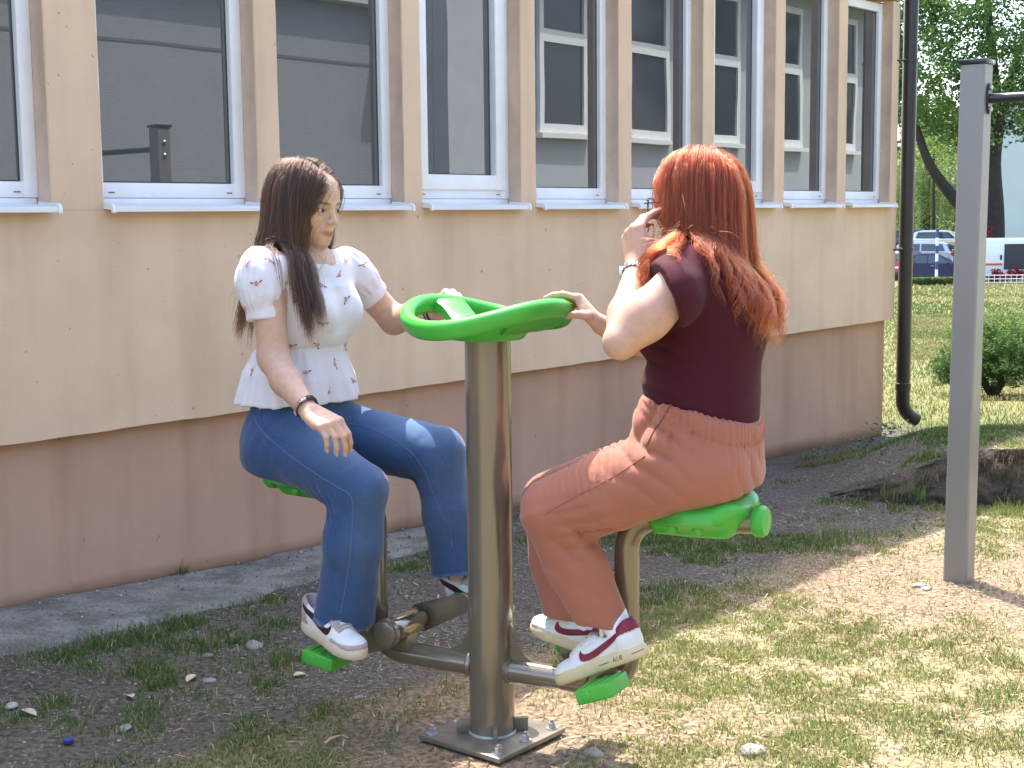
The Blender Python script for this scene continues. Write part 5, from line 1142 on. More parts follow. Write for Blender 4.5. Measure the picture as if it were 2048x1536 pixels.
# ---- trainers
whB = mat('leather_offwhite', (.72, .73, .72), .42, var=(22, .06), bump=[(260, .12, .0005)]); creamB = mat('sole_yellowed', (.62, .52, .31), .6, var=(30, .1)); redB = mat('flash_crimson', (.19, .008, .030), .5); lacB = mat('lace_cream', (.68, .62, .50), .8); sockm = mat('sock_white', (.78, .78, .82), .9, bump=[(300, .3, .001)])
colsB = dict(upper=whB, sole=creamB, guard=whB, heel=whB, tab=redB, swoosh=redB, lace=lacB, sock=sockm)
hB = at(1299, 1308, 3.165); tB = hB+nrm(at(1132, 1366, 3.285)-hB)*.262
upB = nrm(np.cross(np.cross(tB-hB, ZV), tB-hB))
shB_o, XB = shoe(PBn, hB, tB, upB, B_l, colsB, (1, -1), 3, soc=Bal+ZV*.02, sh=.037)
hB2 = at(1222, 1322, 3.36); tB2 = hB2+nrm(at(1097, 1272, 3.50)-hB2)*.258; upB2 = nrm(np.cross(np.cross(tB2-hB2, ZV), tB2-hB2))
shoe(PBn, hB2, tB2, upB2, B_r, colsB, (1, -1), 4, soc=Bar+ZV*.02, sh=.037)
# the word and lines printed on the sole's side
prn = mat('sole_print', (.13, .03, .03), .6); lB = nrm(np.cross(tB-hB, upB)); lB = lB if lB@B_l > 0 else -lB
LET = {'A': [[(0, 0), (.35, 1), (.7, 0)], [(.15, .4), (.55, .4)]], 'I': [[(.1, 0), (.1, 1)]], 'R': [[(0, 0), (0, 1), (.5, .95), (.55, .6), (0, .5), (.6, 0)]]}
def sole_pt(t, z):
    p = XB(t, .07, z); n_ = None
    return p
solB = [c for c in shB_o.children if c.name.startswith('sole')][0]
from mathutils.bvhtree import BVHTree
bvh = BVHTree.FromPolygons([Vector(v.co)+Vector(ORG[shB_o]) for v in solB.data.vertices], [p.vertices[:] for p in solB.data.polygons])
def on_sole(t, z):
    h_ = bvh.ray_cast(Vector(XB(t, .12, z)), Vector(-lB)); return np.array(h_[0])+lB*.0006 if h_[0] is not None else XB(t, .04, z)
t0 = .29
for ch in 'AIR':
    mb = MB()
    for st in LET[ch]: mb.tube([on_sole(t0-q[0]*.042, .0125+q[1]*.0095) for q in st], .0008, 6)
    mb.build('printed_letter', prn, shB_o, True); t0 -= .030 if ch == 'I' else .044
for a, b_ in ((.44, .34), (.10, .01)):
    mb = MB(); mb.tube([on_sole(a+(b_-a)*q, .016) for q in np.linspace(0, 1, 6)], .0009, 6); mb.build('printed_line', prn, shB_o, True)
# ---- watch, bracelet, glasses
steel = mat('watch_steel', (.62, .60, .60), .25, metal=1.); fdB = nrm(Bwr-Belb); wc = Bwr-fdB*.020; x = nrm(np.cross(fdB, [0, .2, 1])); y = np.cross(fdB, x)
mb = MB(); mb.tube([wc+(x*math.cos(t)+y*math.sin(t))*.0275 for t in np.linspace(0, 2*math.pi, 30)], .0022, 6); watch = mb.build('watch', steel, PBn, True)
wa = math.atan2(np.dot(np.array([-.9, .3, 0]), y), np.dot(np.array([-.9, .3, 0]), x))
for k in range(20):
    a = wa+.45+k*(2*math.pi-.9)/19; rd = x*math.cos(a)+y*math.sin(a); tg = -x*math.sin(a)+y*math.cos(a)
    for q in (-.0042, 0, .0042): mb = MB(); mb.rbox(wc+rd*.0285+fdB*q, (.0062, .0036, .0028), [tg, fdB, rd], .0008, 1); mb.build('watch_link', steel, watch, True)
rd = x*math.cos(wa)+y*math.sin(wa); mb = MB(); mb.lathe(wc+rd*.0265, [(.0130, 0), (.0135, .002), (.0135, .007), (.0115, .0085)], axis=rd, seg=26); mb.build('watch_case', steel, watch, True)
mb = MB(); mb.lathe(wc+rd*.0345, [(.0105, 0), (.0100, .001)], axis=rd, seg=26); mb.build('watch_dial', mat('dial', (.75, .74, .72), .2), watch, True)
fr2 = nrm(Brwr-Brelb); br, xx, yy = ring(Brwr-fr2*.012, fr2, .027, .0012, mat('bracelet_silver', (.7, .66, .6), .3, metal=.9), PBn, 'bracelet', .004)
for k in range(3):
    mb = MB(); mb.add(*ell_mesh(Brwr-fr2*.012-ZV*(.03+.010*k)+np.array([.004*k, 0, 0]), (.0022, .0022, .005), [x, y, ZV])); mb.build('charm', MATS['gold'], br, True)
glm = mat('glasses_dark', (.03, .012, .02), .25); lensm = bpy.data.materials.new('lens_glass'); lensm.use_nodes = True; N = lensm.node_tree.nodes; b = N['Principled BSDF']; b.inputs['Transmission Weight'].default_value = 1; b.inputs['Roughness'].default_value = .02; b.inputs['IOR'].default_value = 1.1; b.inputs['Base Color'].default_value = (.93, .93, .95, 1)
gls = None; lb, fb, ub = axB
for sg in (1, -1):
    c_ = QB(sg*.034, .106, -.006); P = [c_+lb*sg*(.027*math.copysign(abs(math.cos(t))**.7, math.cos(t)))+ub*(.021*math.copysign(abs(math.sin(t))**.75, math.sin(t)))-fb*.008*(math.cos(t) > .6) for t in np.linspace(0, 2*math.pi, 33)]
    mb = MB(); mb.tube(P[:17], .0019, 8); mb.tube(P[16:], .0008, 6)
    if gls is None: gls = mb.build('glasses', glm, PBn, True)
    else: mb.build('rim', glm, gls, True)
    mb = MB(); mb.prism(P[:-1], fb*.0015); mb.build('lens', lensm, gls, True)
    mb = MB(); mb.tube([c_+lb*sg*.027+ub*.010, QB(sg*.072, .085, .004), QB(sg*.079, -.005, .006), QB(sg*.079, -.03, -.012)], .0018, 6); mb.build('temple', glm, gls, True)
mb = MB(); mb.tube([QB(-.008, .110, .002), QB(0, .113, .006), QB(.008, .110, .002)], .0015, 6); mb.build('bridge', glm, gls, True)
# ---- hair: long auburn waves
hairB = hair_mat('hair_auburn', (.23, .052, .014), (.60, .19, .055), .40)
sk_b = QB(0, -.014, .030)
capb = EL(QB(0, -.020, .032), np.array((.076, .094, .082)), np.array(axB)); capb = CUT(capb, QB(0, .066, .045), fb*.9-ub*.62, .01)
sdf_obj('hair_base', capb, *bounds([QB(0, 0, .03)], .13), .004, hairB, PBn, 2)
collB = U([(EL(sk_b, np.array((.072, .091, .080)), np.array(axB)), 0), (EL(QB(0, .03, -.03), np.array((.056, .055, .078)), np.array(axB)), .02), (neckB, .02), (top_n.a.a.a if hasattr(top_n.a.a, 'a') else top_n, 0), (RC(Bsh, Belb, .060, .045), .01)])
rgB = np.random.default_rng(23); roots, dirs, offs = [], [], []
while len(roots) < 480:
    th = rgB.uniform(-math.pi, math.pi); ph = rgB.uniform(-.3, 1.52); xx_ = math.cos(ph)*math.sin(th); y_ = math.cos(ph)*math.cos(th); z_ = math.sin(ph)
    if z_ < -.1 and y_ > -.2: continue
    p = sk_b+lb*xx_*.073+fb*y_*.092+ub*z_*.081
    if (p-QB(0, .070, .050))@(fb*.9-ub*.62) > -.012*abs(xx_): continue
    if z_ < .35 and y_ > .45: continue
    roots.append(p); sg = 1 if xx_ > 0 else -1
    dirs.append(nrm(lb*sg*(.7)*(1 if y_ > -.5 else .35)-fb*(.25)+ub*(.25 if z_ > .7 else -.2))); offs.append(rgB.uniform(.003, .014))
roots, dirs, offs = np.array(roots), np.array(dirs), np.array(offs); sideB = (roots-sk_b)@lb; frB = (roots-sk_b)@fb
def driftB(t, P):
    loc = (P-sk_b)@fb; hz = (P-sk_b)@ub; hold = (hz > -.2)*np.clip((loc-.045)/.03, 0, 1.0)
    low = (hz < -.05)
    return -fb*(hold*.8)[:, None]-fb*(low*(.03-.06*np.clip(frB/.06, -1, 1)))[:, None]+lb*(np.sign(sideB)*.05*(1-t))[:, None]
gB = comb(roots, dirs, collB, 40, .0112, .42, offs, driftB, .62)
# waves grow towards the tips, neighbours curl together
k = gB.shape[1]; tt = np.linspace(0, 1, k)[None, :, None]; phs = (3.0*vnoise(roots, 22, 3, 1)+rgB.normal(0, .5, len(roots)))[:, None, None]; amp = .014*smooth((tt-.36)/.4)*(.7+.6*rgB.uniform(size=(len(roots), 1, 1)))
wl = 2*math.pi*(4.6+.7*rgB.normal(size=(len(roots), 1, 1)))
out_ = (gB-sk_b); out_[..., 2] = 0; out_ /= np.linalg.norm(out_, axis=2)[..., None]+1e-9; tg_ = np.cross(out_, ZV)
gB = gB+tg_*amp*np.sin(wl*tt+phs)+out_*(amp*.8*np.cos(wl*tt+phs)+amp*.6)
hsB = grow(gB, 34, 28, .014, .0075, .14, seed=3, lens=(.50, .83))
fibB = hair_fibre('hair_fibre_copper', (.135, .0185, .0040), .28); fibres(hsB, fibB, PBn, 'hair', .00040)
fly = grow(gB[::2], 3, 26, .018, .020, 1.0, seed=6, lens=(.42, .86)); fibres(fly, fibB, PBn, 'stray_hair', .00024)
# ================================================================== GROUND COVER
def vcol_mat(name, layer, rough=.8, trans=0., spec=.2):
    m = bpy.data.materials.new(name); m.use_nodes = True; N = m.node_tree.nodes; L = m.node_tree.links; b = N['Principled BSDF']
    ca = N.new('ShaderNodeVertexColor'); ca.layer_name = layer; L.new(ca.outputs[0], b.inputs['Base Color']); b.inputs['Roughness'].default_value = rough; b.inputs['Specular IOR Level'].default_value = spec
    if trans:
        tr = N.new('ShaderNodeBsdfTranslucent'); L.new(ca.outputs[0], tr.inputs[0]); mx = N.new('ShaderNodeMixShader'); mx.inputs[0].default_value = trans
        L.new(b.outputs[0], mx.inputs[1]); L.new(tr.outputs[0], mx.inputs[2]); L.new(mx.outputs[0], N['Material Output'].inputs[0])
    return m
grassm = vcol_mat('grass_blades', 'bcol', .6, .35)
def in_view(P, mx=60):
    v = P-CAMP; k = v@_fw; x = 1024+FPX*(v@_rt)/k; y = 768-FPX*(v@_up)/k
    return (k > .1) & (x > -mx) & (x < 2048+mx) & (y > -mx) & (y < 1536+mx+80)
def blades(B0, hgt, wid, lean, col, name, m=None, parent=None, kind='stuff', azim=None):
    """bent three-triangle blades"""
    n = len(B0); az = RNG.uniform(0, 2*math.pi, n) if azim is None else azim; la = RNG.uniform(0, 2*math.pi, n)
    wx = np.stack([np.cos(az), np.sin(az), 0*az], 1)*wid[:, None]/2; ld = np.stack([np.cos(la), np.sin(la), 0*la], 1)*(hgt*lean)[:, None]; z = np.array([0, 0, 1.])
    V = np.stack([B0-wx, B0+wx, B0+wx*.8+z*(hgt*.6)[:, None]+ld*.35, B0-wx*.8+z*(hgt*.6)[:, None]+ld*.35, B0+z*(hgt*np.sqrt(np.clip(1-lean**2*.5, .1, 1)))[:, None]+ld], 1).reshape(-1, 3)
    i = np.arange(n)*5; F = np.concatenate([np.stack([i, i+1, i+2], 1), np.stack([i, i+2, i+3], 1), np.stack([i+3, i+2, i+4], 1)])
    C_ = np.repeat(np.concatenate([col, np.ones((n, 1))], 1), 5, 0); C_[4::5, :3] *= 1.15
    o = mesh_obj(name, V, F, m or grassm, parent, False, {'bcol': C_})
    if kind: tag(o, kind=kind)
    return o
n = 1000000; gx_ = RNG.uniform(-2.0, 3.3, n); gy_ = RNG.uniform(2.75, 8.2, n)
keep = in_view(np.stack([gx_, gy_, 0*gx_], 1)); gx_, gy_ = gx_[keep], gy_[keep]
op, la, li, de, q1, q2, bk = region(gx_, gy_); de = np.maximum(de, la*.55)
keep = (RNG.uniform(size=len(gx_)) < np.clip(de, 0, 1)**1.1*2.0*np.clip(3.2/gy_, .25, 1.1)) & (so(gx_, gy_)[1] > .05)
gx_, gy_, op, la, q1, q2 = gx_[keep], gy_[keep], op[keep], la[keep], q1[keep], q2[keep]; n = len(gx_)
print('BLADES', n); base = np.stack([gx_, gy_, gh(gx_, gy_)-.003], 1); u = RNG.uniform(size=n)
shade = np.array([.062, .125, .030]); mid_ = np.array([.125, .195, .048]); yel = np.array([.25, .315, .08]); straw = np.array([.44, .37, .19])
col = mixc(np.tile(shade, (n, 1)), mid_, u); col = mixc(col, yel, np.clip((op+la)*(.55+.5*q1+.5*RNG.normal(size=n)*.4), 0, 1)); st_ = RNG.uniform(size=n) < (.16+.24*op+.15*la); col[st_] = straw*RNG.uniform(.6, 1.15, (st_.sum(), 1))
hg = RNG.uniform(.010, .040, n)*(1+.5*q2)*np.where(op > .5, .60, .85); blades(base, hg, RNG.uniform(.0018, .0042, n), RNG.uniform(.2, .95, n), col, 'grass')
# farther lawn
n = 34000; gy_ = 8+24*RNG.uniform(size=n)**1.7; gx_ = RNG.uniform(.20, .40, n)*gy_; s_, o_ = so(gx_, gy_); keep = ((s_ > 6.75) | (o_ > .15)) & in_view(np.stack([gx_, gy_, -.2-.035*np.clip(gy_-9.7, 0, 66)], 1)); gx_, gy_ = gx_[keep], gy_[keep]; n = len(gx_)
base = np.stack([gx_, gy_, gh(gx_, gy_)-.004], 1); q1 = vnoise(base, .9, 1, 3); col = mixc(np.tile(np.array([.11, .14, .04]), (n, 1)), np.array([.27, .245, .105]), np.clip(.45+1.1*q1+RNG.normal(0, .25, n), 0, 1))
sc_ = np.clip(gy_/10, .8, 3); blades(base, RNG.uniform(.02, .045, n)*np.sqrt(sc_), RNG.uniform(.004, .008, n)*sc_, RNG.uniform(.3, .95, n), col, 'lawn_grass')
n = 15000; px_ = RNG.uniform(1790, 2060, n); py_ = RNG.uniform(562, 720, n); dr = _fw+np.outer((px_-1024)/FPX, _rt)+np.outer((768-py_)/FPX, _up); t = (CAM_H+.27-.3395)/(-dr[:, 2]-.035*dr[:, 1]); Pg = CAMP+dr*t[:, None]; kp = (t > 0) & (Pg[:, 1] < 71) & (Pg[:, 1] > 12); Pg = Pg[kp]; n = len(Pg)
Pg[:, 2] = gh(Pg[:, 0], Pg[:, 1])-.005; q1 = vnoise(Pg, .35, 4, 3); col = mixc(np.tile(np.array([.10, .13, .038]), (n, 1)), np.array([.29, .255, .11]), np.clip(.5+1.2*q1+RNG.normal(0, .3, n), 0, 1)); blades(Pg, Pg[:, 1]*RNG.uniform(.0012, .0024, n), Pg[:, 1]*RNG.uniform(.0006, .0012, n), RNG.uniform(.3, .95, n), col, 'lawn_grass')
# mown straw and wood litter on the dry ground
def litter(n, xr, yr, want, cols, size, name):
    x = RNG.uniform(*xr, n); y = RNG.uniform(*yr, n); k = in_view(np.stack([x, y, 0*x], 1)); x, y = x[k], y[k]; r = region(x, y); k = RNG.uniform(size=len(x)) < want(r, x, y); x, y = x[k], y[k]; n = len(x)
    z = gh(x, y); a = RNG.uniform(0, 6.28, n); L_ = RNG.uniform(*size[0], n); w_ = RNG.uniform(*size[1], n); tl = RNG.normal(0, .35, n)
    d = np.stack([np.cos(a)*np.cos(tl), np.sin(a)*np.cos(tl), np.sin(tl)], 1); e = np.stack([-np.sin(a), np.cos(a), 0*a], 1); up = np.cross(d, e); c = np.stack([x, y, z+.003+np.abs(np.sin(tl))*L_*.45], 1)
    V = np.stack([c-d*L_[:, None]/2-e*w_[:, None]/2, c+d*L_[:, None]/2-e*w_[:, None]/3, c+d*L_[:, None]/2+e*w_[:, None]/3, c-d*L_[:, None]/2+e*w_[:, None]/2, c+up*w_[:, None]*.5], 1).reshape(-1, 3)
    i = np.arange(n)*5; F = np.concatenate([np.stack([i+p, i+q, i+4], 1) for p, q in ((0, 1), (1, 2), (2, 3), (3, 0))])
    cc = np.array(cols)[RNG.integers(0, len(cols), n)]*RNG.uniform(.7, 1.2, (n, 1)); C_ = np.repeat(np.concatenate([cc, np.ones((n, 1))], 1), 5, 0)
    return tag(mesh_obj(name, V, F, vcol_mat(name+'_mat', 'bcol', .85), None, False, {'bcol': C_}), kind='stuff')
litter(60000, (-.9, 3), (2.75, 6.6), lambda r, x, y: np.clip(r[0]*.5+r[2]*.6, .16, .8)*.30, [(.42, .33, .20), (.48, .39, .24), (.30, .20, .13), (.40, .25, .18), (.20, .14, .10)], ((.008, .034), (.0015, .005)), 'straw_litter')
# gravel
def gravel(n, xr, yr, want, rr, cols, name):
    x = RNG.uniform(*xr, n); y = RNG.uniform(*yr, n); k = in_view(np.stack([x, y, 0*x], 1)); x, y = x[k], y[k]; r = region(x, y); k = RNG.uniform(size=len(x)) < want(r, x, y); x, y = x[k], y[k]; n = len(x); z = gh(x, y)
    ap = so(x, y)[1] < .36; z = z+np.where(ap & (so(x, y)[0] < 2.2), .022, 0)
    s_ = rr[0]*(rr[1]/rr[0])**(RNG.uniform(size=n)**2.2); c = np.stack([x, y, z+s_*.25], 1); O = np.array([(1, 0, 0), (0, 1, 0), (-1, 0, 0), (0, -1, 0), (0, 0, .7), (0, 0, -.7), (.6, .6, .35), (-.6, .5, .3)])
    V = (c[:, None]+O[None]*s_[:, None, None]*RNG.uniform(.6, 1.25, (n, 8, 3))).reshape(-1, 3); i = np.arange(n)*8
    tr = [(0, 6, 4), (6, 1, 4), (1, 7, 4), (7, 2, 4), (2, 3, 4), (3, 0, 4), (0, 1, 6), (1, 2, 7), (0, 5, 1), (1, 5, 2), (2, 5, 3), (3, 5, 0)]; F = np.concatenate([np.stack([i+a, i+b_, i+c_], 1) for a, b_, c_ in tr])
    cc = np.array(cols)[RNG.integers(0, len(cols), n)]*RNG.uniform(.6, 1.2, (n, 1)); C_ = np.repeat(np.concatenate([cc, np.ones((n, 1))], 1), 8, 0)
    return tag(mesh_obj(name, V, F, vcol_mat(name+'_mat', 'bcol', .9), None, False, {'bcol': C_}), kind='stuff')
gravel(52000, (-2, 3), (2.75, 7.5), lambda r, x, y: np.clip((1-r[0])*(.5+.7*r[5])+.12, .03, 1)*.42, (.0018, .008), [(.30, .28, .24), (.40, .37, .33), (.20, .18, .15), (.34, .30, .24)], 'gravel')
# single stones that stand out
def stone(px, py, r, label, seed, colr=(.24, .22, .19), group=None):
    p = onz(px, py, 0.); p = onz(px, py, float(gh(p[0], p[1]))); bm = bmesh.new(); bmesh.ops.create_icosphere(bm, subdivisions=2, radius=1); V = np.array([v.co[:] for v in bm.verts]); F = [[v.index for v in f.verts] for f in bm.faces]; bm.free()
    V = V*(1+.55*vnoise(V, 1.6, seed, 3))[:, None]*np.array([1.25, .95, .45])*r; V = V@np.array(Matrix.Rotation(seed*1.7, 3, 'Z')).T
    o = mesh_obj('stone', V+p+np.array([0, 0, r*.05]), F, mat('stone_%d' % (seed % 3), np.array(colr)*(.85+.15*(seed % 3)), .9, var=(40, .2), bump=[(90, .5, .004)]), None, False, origin=p); o.data.polygons.foreach_set('use_smooth', np.ones(len(F), bool)); return tag(o, label, 'stone', group)
stone(508, 1294, .030, 'pale knobbly stone on soil left of the near green pedal', 1)
stone(322, 1356, .020, 'grey stone lying alone on shaded soil right of a grass patch', 2)
stone(437, 1160, .013, 'small white stone beside the grass tuft at the wall', 3, (.42, .41, .38))
stone(1505, 1503, .030, 'light brown stone at the bottom edge on sunlit ground', 4, (.38, .29, .21))
stone(1185, 1508, .026, 'brown upright stone right of the base plate', 5, (.25, .19, .14))
stone(1838, 1172, .022, 'flat pale stone left of the grey bar post', 6, (.46, .38, .31))
stone(1852, 1178, .019, 'brownish stone touching the pale one left of the bar post', 8, (.38, .29, .24))
for k, (px, py, r, lb_) in enumerate(((418, 1362, .018, 'grey stone just right of the pale yellow leaf'), (24, 1412, .018, 'grey stone nearest the left edge of the picture'), (416, 1312, .014, 'whitish stone above the pale yellow leaf on shaded soil'), (250, 1457, .017, 'dark grey stone in the foreground right of the blue cap'), (720, 1395, .013, 'small stone below the trainer on the near left pedal'))): stone(px, py, r, lb_, 11+k)
def leaf(px, py, r, label, col, seed):
    p = onz(px, py, 0.); p = onz(px, py, float(gh(p[0], p[1])))+ZV*.006; a = seed*1.3; d = np.array([math.cos(a), math.sin(a), .12]); e = np.array([-math.sin(a), math.cos(a), .1*(seed % 3-1)]); mb = MB()
    for sg in (1, -1):
        P = [p-d*r]+[p+d*r*t+e*sg*r*.5*(1-t*t)+ZV*.25*r*(1-t*t) for t in (-.6, -.2, .2, .6)]+[p+d*r, p+ZV*.002]; mb.add(P+[q+ZV*.0012 for q in P], [(6, i, i+1) for i in range(5)]+[(13, i+8, i+7) for i in range(5)]+[(i, i+7, i+8, i+1) for i in range(5)])
    return tag(mb.build('fallen_leaf', mat('dry_leaf_%d' % (seed % 2), col, .8, var=(60, .2)), None, True, origin=p), label, 'leaf')
leaf(382, 1361, .026, 'pale yellow dry leaf between stones on shaded soil', (.55, .47, .27), 1); leaf(58, 1430, .030, 'pale dry leaf on soil near the left edge', (.52, .44, .30), 2)
leaf(600, 1354, .022, 'thin cream dry leaf right of the grass in the foreground', (.56, .47, .34), 3); leaf(262, 1397, .022, 'narrow whitish dry leaf on shaded soil', (.58, .50, .38), 4)
p = onz(664, 1486, 0.); mb = MB(); mb.tube([p+np.array([-.016, -.02, .008]), p+np.array([0, 0, .014]), p+np.array([.02, .03, .010])], [.004, .007, .002], 8, squash=(1, .4)); tag(mb.build('wood_chip', mat('wood_chip', (.45, .33, .22), .85, var=(60, .2)), None, True, origin=p), 'pale splinter of wood on dark soil left of the base plate', 'wood chip')
p = onz(137, 1487, 0.); p = onz(137, 1487, float(gh(p[0], p[1]))); mb = MB(); mb.lathe(p+ZV*.003, [(.0130, 0), (.0138, .001), (.0136, .008), (.0128, .0092), (.0, .0093)], seg=28); cap_ = mb.build('bottle_cap', mat('cap_blue', (.012, .045, .24), .4), None, True, 30, origin=p); tag(cap_, 'small blue plastic bottle cap lying in the grass', 'bottle cap')
# tuft at the foot of the wall, weeds along wall and bank
def tuft(name, p, n, h, sp, col, label, cat='plant', wid=.004, lean=.35, group=None):
    a = RNG.uniform(0, 6.28, n); r = sp*np.sqrt(RNG.uniform(size=n)); B_ = np.asarray(p)+np.stack([np.cos(a)*r, np.sin(a)*r, 0*a], 1); cc = np.array(col)*RNG.uniform(.7, 1.3, (n, 1)); o = blades(B_, h*RNG.uniform(.45, 1, n), wid*RNG.uniform(.6, 1.2, n), lean*RNG.uniform(.2, 1.6, n), cc, name, kind=None); return tag(o, label, cat, group)
def gp(px, py):
    p = onz(px, py, 0.)
    for _ in range(4): p = onz(px, py, float(gh(p[0], p[1])))
    return p
tuft('grass_tuft', gp(360, 1160), 46, .085, .035, (.09, .12, .045), 'tall grass tuft growing at the foot of the plinth')
tuft('grass_tuft', gp(1806, 995), 60, .085, .10, (.11, .16, .05), 'grass tuft standing against the earth bank face')
tuft('grass_tuft', gp(2030, 1028), 90, .08, .10, (.20, .26, .07), 'bright sunlit grass tuft at the foot of the bank by the right edge')
tuft('grass_tuft', gp(1690, 1080), 110, .07, .13, (.17, .24, .06), 'sunlit green grass tuft left of the grey bar post')
def weed(p, n, r, h, label, seed, col=(.055, .12, .035)):
    rg_ = np.random.default_rng(seed); V = []; F = []
    for i in range(n):
        a = rg_.uniform(0, 6.28); q = np.asarray(p)+np.array([math.cos(a), math.sin(a), 0])*r*rg_.uniform(.1, 1)+ZV*h*rg_.uniform(.15, 1); L_ = rg_.uniform(.018, .036); d = nrm([math.cos(a), math.sin(a), rg_.uniform(-.4, .6)]); e = nrm(np.cross(d, ZV)); nn = np.cross(e, d); k = len(V)
        V += [q, q+d*L_*.5+e*L_*.42+nn*L_*.06, q+d*L_, q+d*L_*.5-e*L_*.42+nn*L_*.06, q+d*L_*.5-nn*L_*.05]; F += [(k, k+1, k+4), (k+1, k+2, k+4), (k+2, k+3, k+4), (k+3, k, k+4)]
    root = mesh_obj('weed', V, F, mat('weed_leaf', col, .55, var=(30, .3)), None, False, origin=p); return tag(root, label, 'plant')
weed(gp(1775, 892), 150, .16, .16, 'leafy weed growing beside the downpipe outlet', 1); weed(gp(1725, 900), 90, .14, .07, 'low weeds along the plinth left of the downpipe', 2); weed(gp(1640, 918), 60, .12, .06, 'low weed cluster at the wall foot behind the green seat', 3)
weed(gp(1840, 880), 90, .12, .06, 'weed patch in front of the downpipe outlet', 5, (.09, .15, .045)); weed(gp(905, 1110), 70, .12, .05, 'low weeds behind the far trainer', 6)
# torn earth face of the bank
V, F = [], []; xs_ = np.arange(1.5, 3.6, .02); nz_ = 16
for x in xs_:
    yb = float(bank_line(x)); h_ = float(bank_h(x))
    for j in range(nz_):
        t = j/(nz_-1); q = np.array([[x, t*.4, 3.]]); rr = .040*vnoise(q, 7, 2, 2)[0]+.028*vnoise(q, 26, 4, 3)[0]
        zb = float(gh(x, yb-.06)); zt_ = zb+h_*1.02; V.append((x, yb-.035+.075*t+rr-.02*math.sin(math.pi*t), zb-.02+(zt_-zb+.025)*t))
for i in range(len(xs_)-1):
    for j in range(nz_-1): F.append((i*nz_+j, (i+1)*nz_+j, (i+1)*nz_+j+1, i*nz_+j+1))
tag(mesh_obj('earth_bank', V, F, mat('bank_soil', (.062, .047, .036), .95, var=(35, .5), tint2=((.13, .10, .075), 14, .7), bump=[(60, .9, .02), (200, .6, .004)]), None, True), kind='structure')
n = 2600; x = RNG.uniform(1.6, 3.2, n); t = RNG.uniform(.2, 1.05, n); yb = bank_line(x); base = np.stack([x, yb-.03+.05*t-.012, gh(x, yb-.06)+bank_h(x)*t], 1); cc = np.array([(.24, .18, .12), (.35, .28, .18), (.12, .15, .05)])[RNG.integers(0, 3, n)]*RNG.uniform(.6, 1.2, (n, 1))
hang = blades(base, -RNG.uniform(.02, .07, n), RNG.uniform(.001, .003, n), RNG.uniform(.1, .6, n), cc, 'hanging_roots')
# ================================================================== BACKGROUND beyond the corner
leafm = vcol_mat('leaves', 'bcol', .5, .45, .3)
def leaves(C_, size, col, name, parent, kind=None, m=None, aspect=.55):
    n = len(C_); d = RNG.normal(size=(n, 3)); d[:, 2] = d[:, 2]*.6-.25; d /= np.linalg.norm(d, axis=1)[:, None]; e = np.cross(d, RNG.normal(size=(n, 3))); e /= np.linalg.norm(e, axis=1)[:, None]; nn = np.cross(d, e); s = size[:, None]
    V = np.stack([C_-d*s*.5, C_+e*s*aspect*.5+nn*s*.08, C_+d*s*.5, C_-e*s*aspect*.5+nn*s*.08], 1).reshape(-1, 3); i = np.arange(n)*4; F = np.concatenate([np.stack([i, i+1, i+2], 1), np.stack([i, i+2, i+3], 1)])
    cc = np.repeat(np.concatenate([col, np.ones((n, 1))], 1), 4, 0); o = mesh_obj(name, V, F, m or leafm, parent, False, {'bcol': cc})
    if kind: tag(o, kind=kind)
    return o
bark = mat('bark', (.035, .028, .023), .95, var=(4, .3), bump=[(6, .8, .06)])
def clumps(cen, rad, nc, per, cr, seed, flat=.8):
    rg_ = np.random.default_rng(seed); u = rg_.normal(size=(nc, 3)); u /= np.linalg.norm(u, axis=1)[:, None]; cc = np.asarray(cen)+u*np.asarray(rad)*(rg_.uniform(.25, 1, (nc, 1))**.5)
    cr_ = cr*rg_.uniform(.6, 1.3, (nc, 1, 1)); v = rg_.normal(size=(nc, per, 3)); v /= np.linalg.norm(v, axis=2)[..., None]; P = cc[:, None]+v*cr_*rg_.uniform(.35, 1, (nc, per, 1))*np.array([1, 1, flat]); return P.reshape(-1, 3), np.repeat(np.arange(nc), per), cc
def far(px, py, Y): return at(px, py, Y)
zf = lambda y: float(gh(np.array(25.), np.array(y)))
# big broadleaf tree with leaning limb
tb = far(1990, 500, 84.); tb[2] = zf(84.)-.2
T1 = thing('broadleaf_tree', tb, 'large dark-trunked broadleaf tree behind the white van', 'tree')
mb = MB(); mb.tube(catmull([tb, far(1990, 430, 84), far(1986, 330, 84), far(1994, 240, 84), far(1985, 120, 84), far(1970, -40, 84)], 4), np.linspace(.62, .20, 21), 14)
mb.tube(catmull([far(1985, 260, 84), far(2010, 200, 83.5), far(2040, 110, 83)], 4), np.linspace(.34, .12, 9), 10)
mb.build('trunk', bark, T1, True)
mb = MB(); mb.tube(catmull([far(1958, 470, 84), far(1935, 430, 84), far(1895, 380, 83.5), far(1860, 330, 83), far(1832, 255, 83), far(1800, 160, 82.5)], 5), np.linspace(.45, .16, 26), 12); mb.build('limb', bark, T1, True)
P, ci, cc = clumps(far(1960, 70, 84), (8.5, 5., 6.6), 560, 90, 1.0, 4)
keep = in_view(P, 120); P = P[keep]; n = len(P); w_ = RNG.uniform(size=n); f_b = vnoise(P, .45, 3, 2); col = mixc(np.tile(np.array([.05, .115, .03]), (n, 1)), np.array([.19, .31, .075]), np.clip(.4+.8*f_b+.3*(w_-.5), 0, 1)); leaves(P, RNG.uniform(.16, .34, n), col, 'crown', T1)
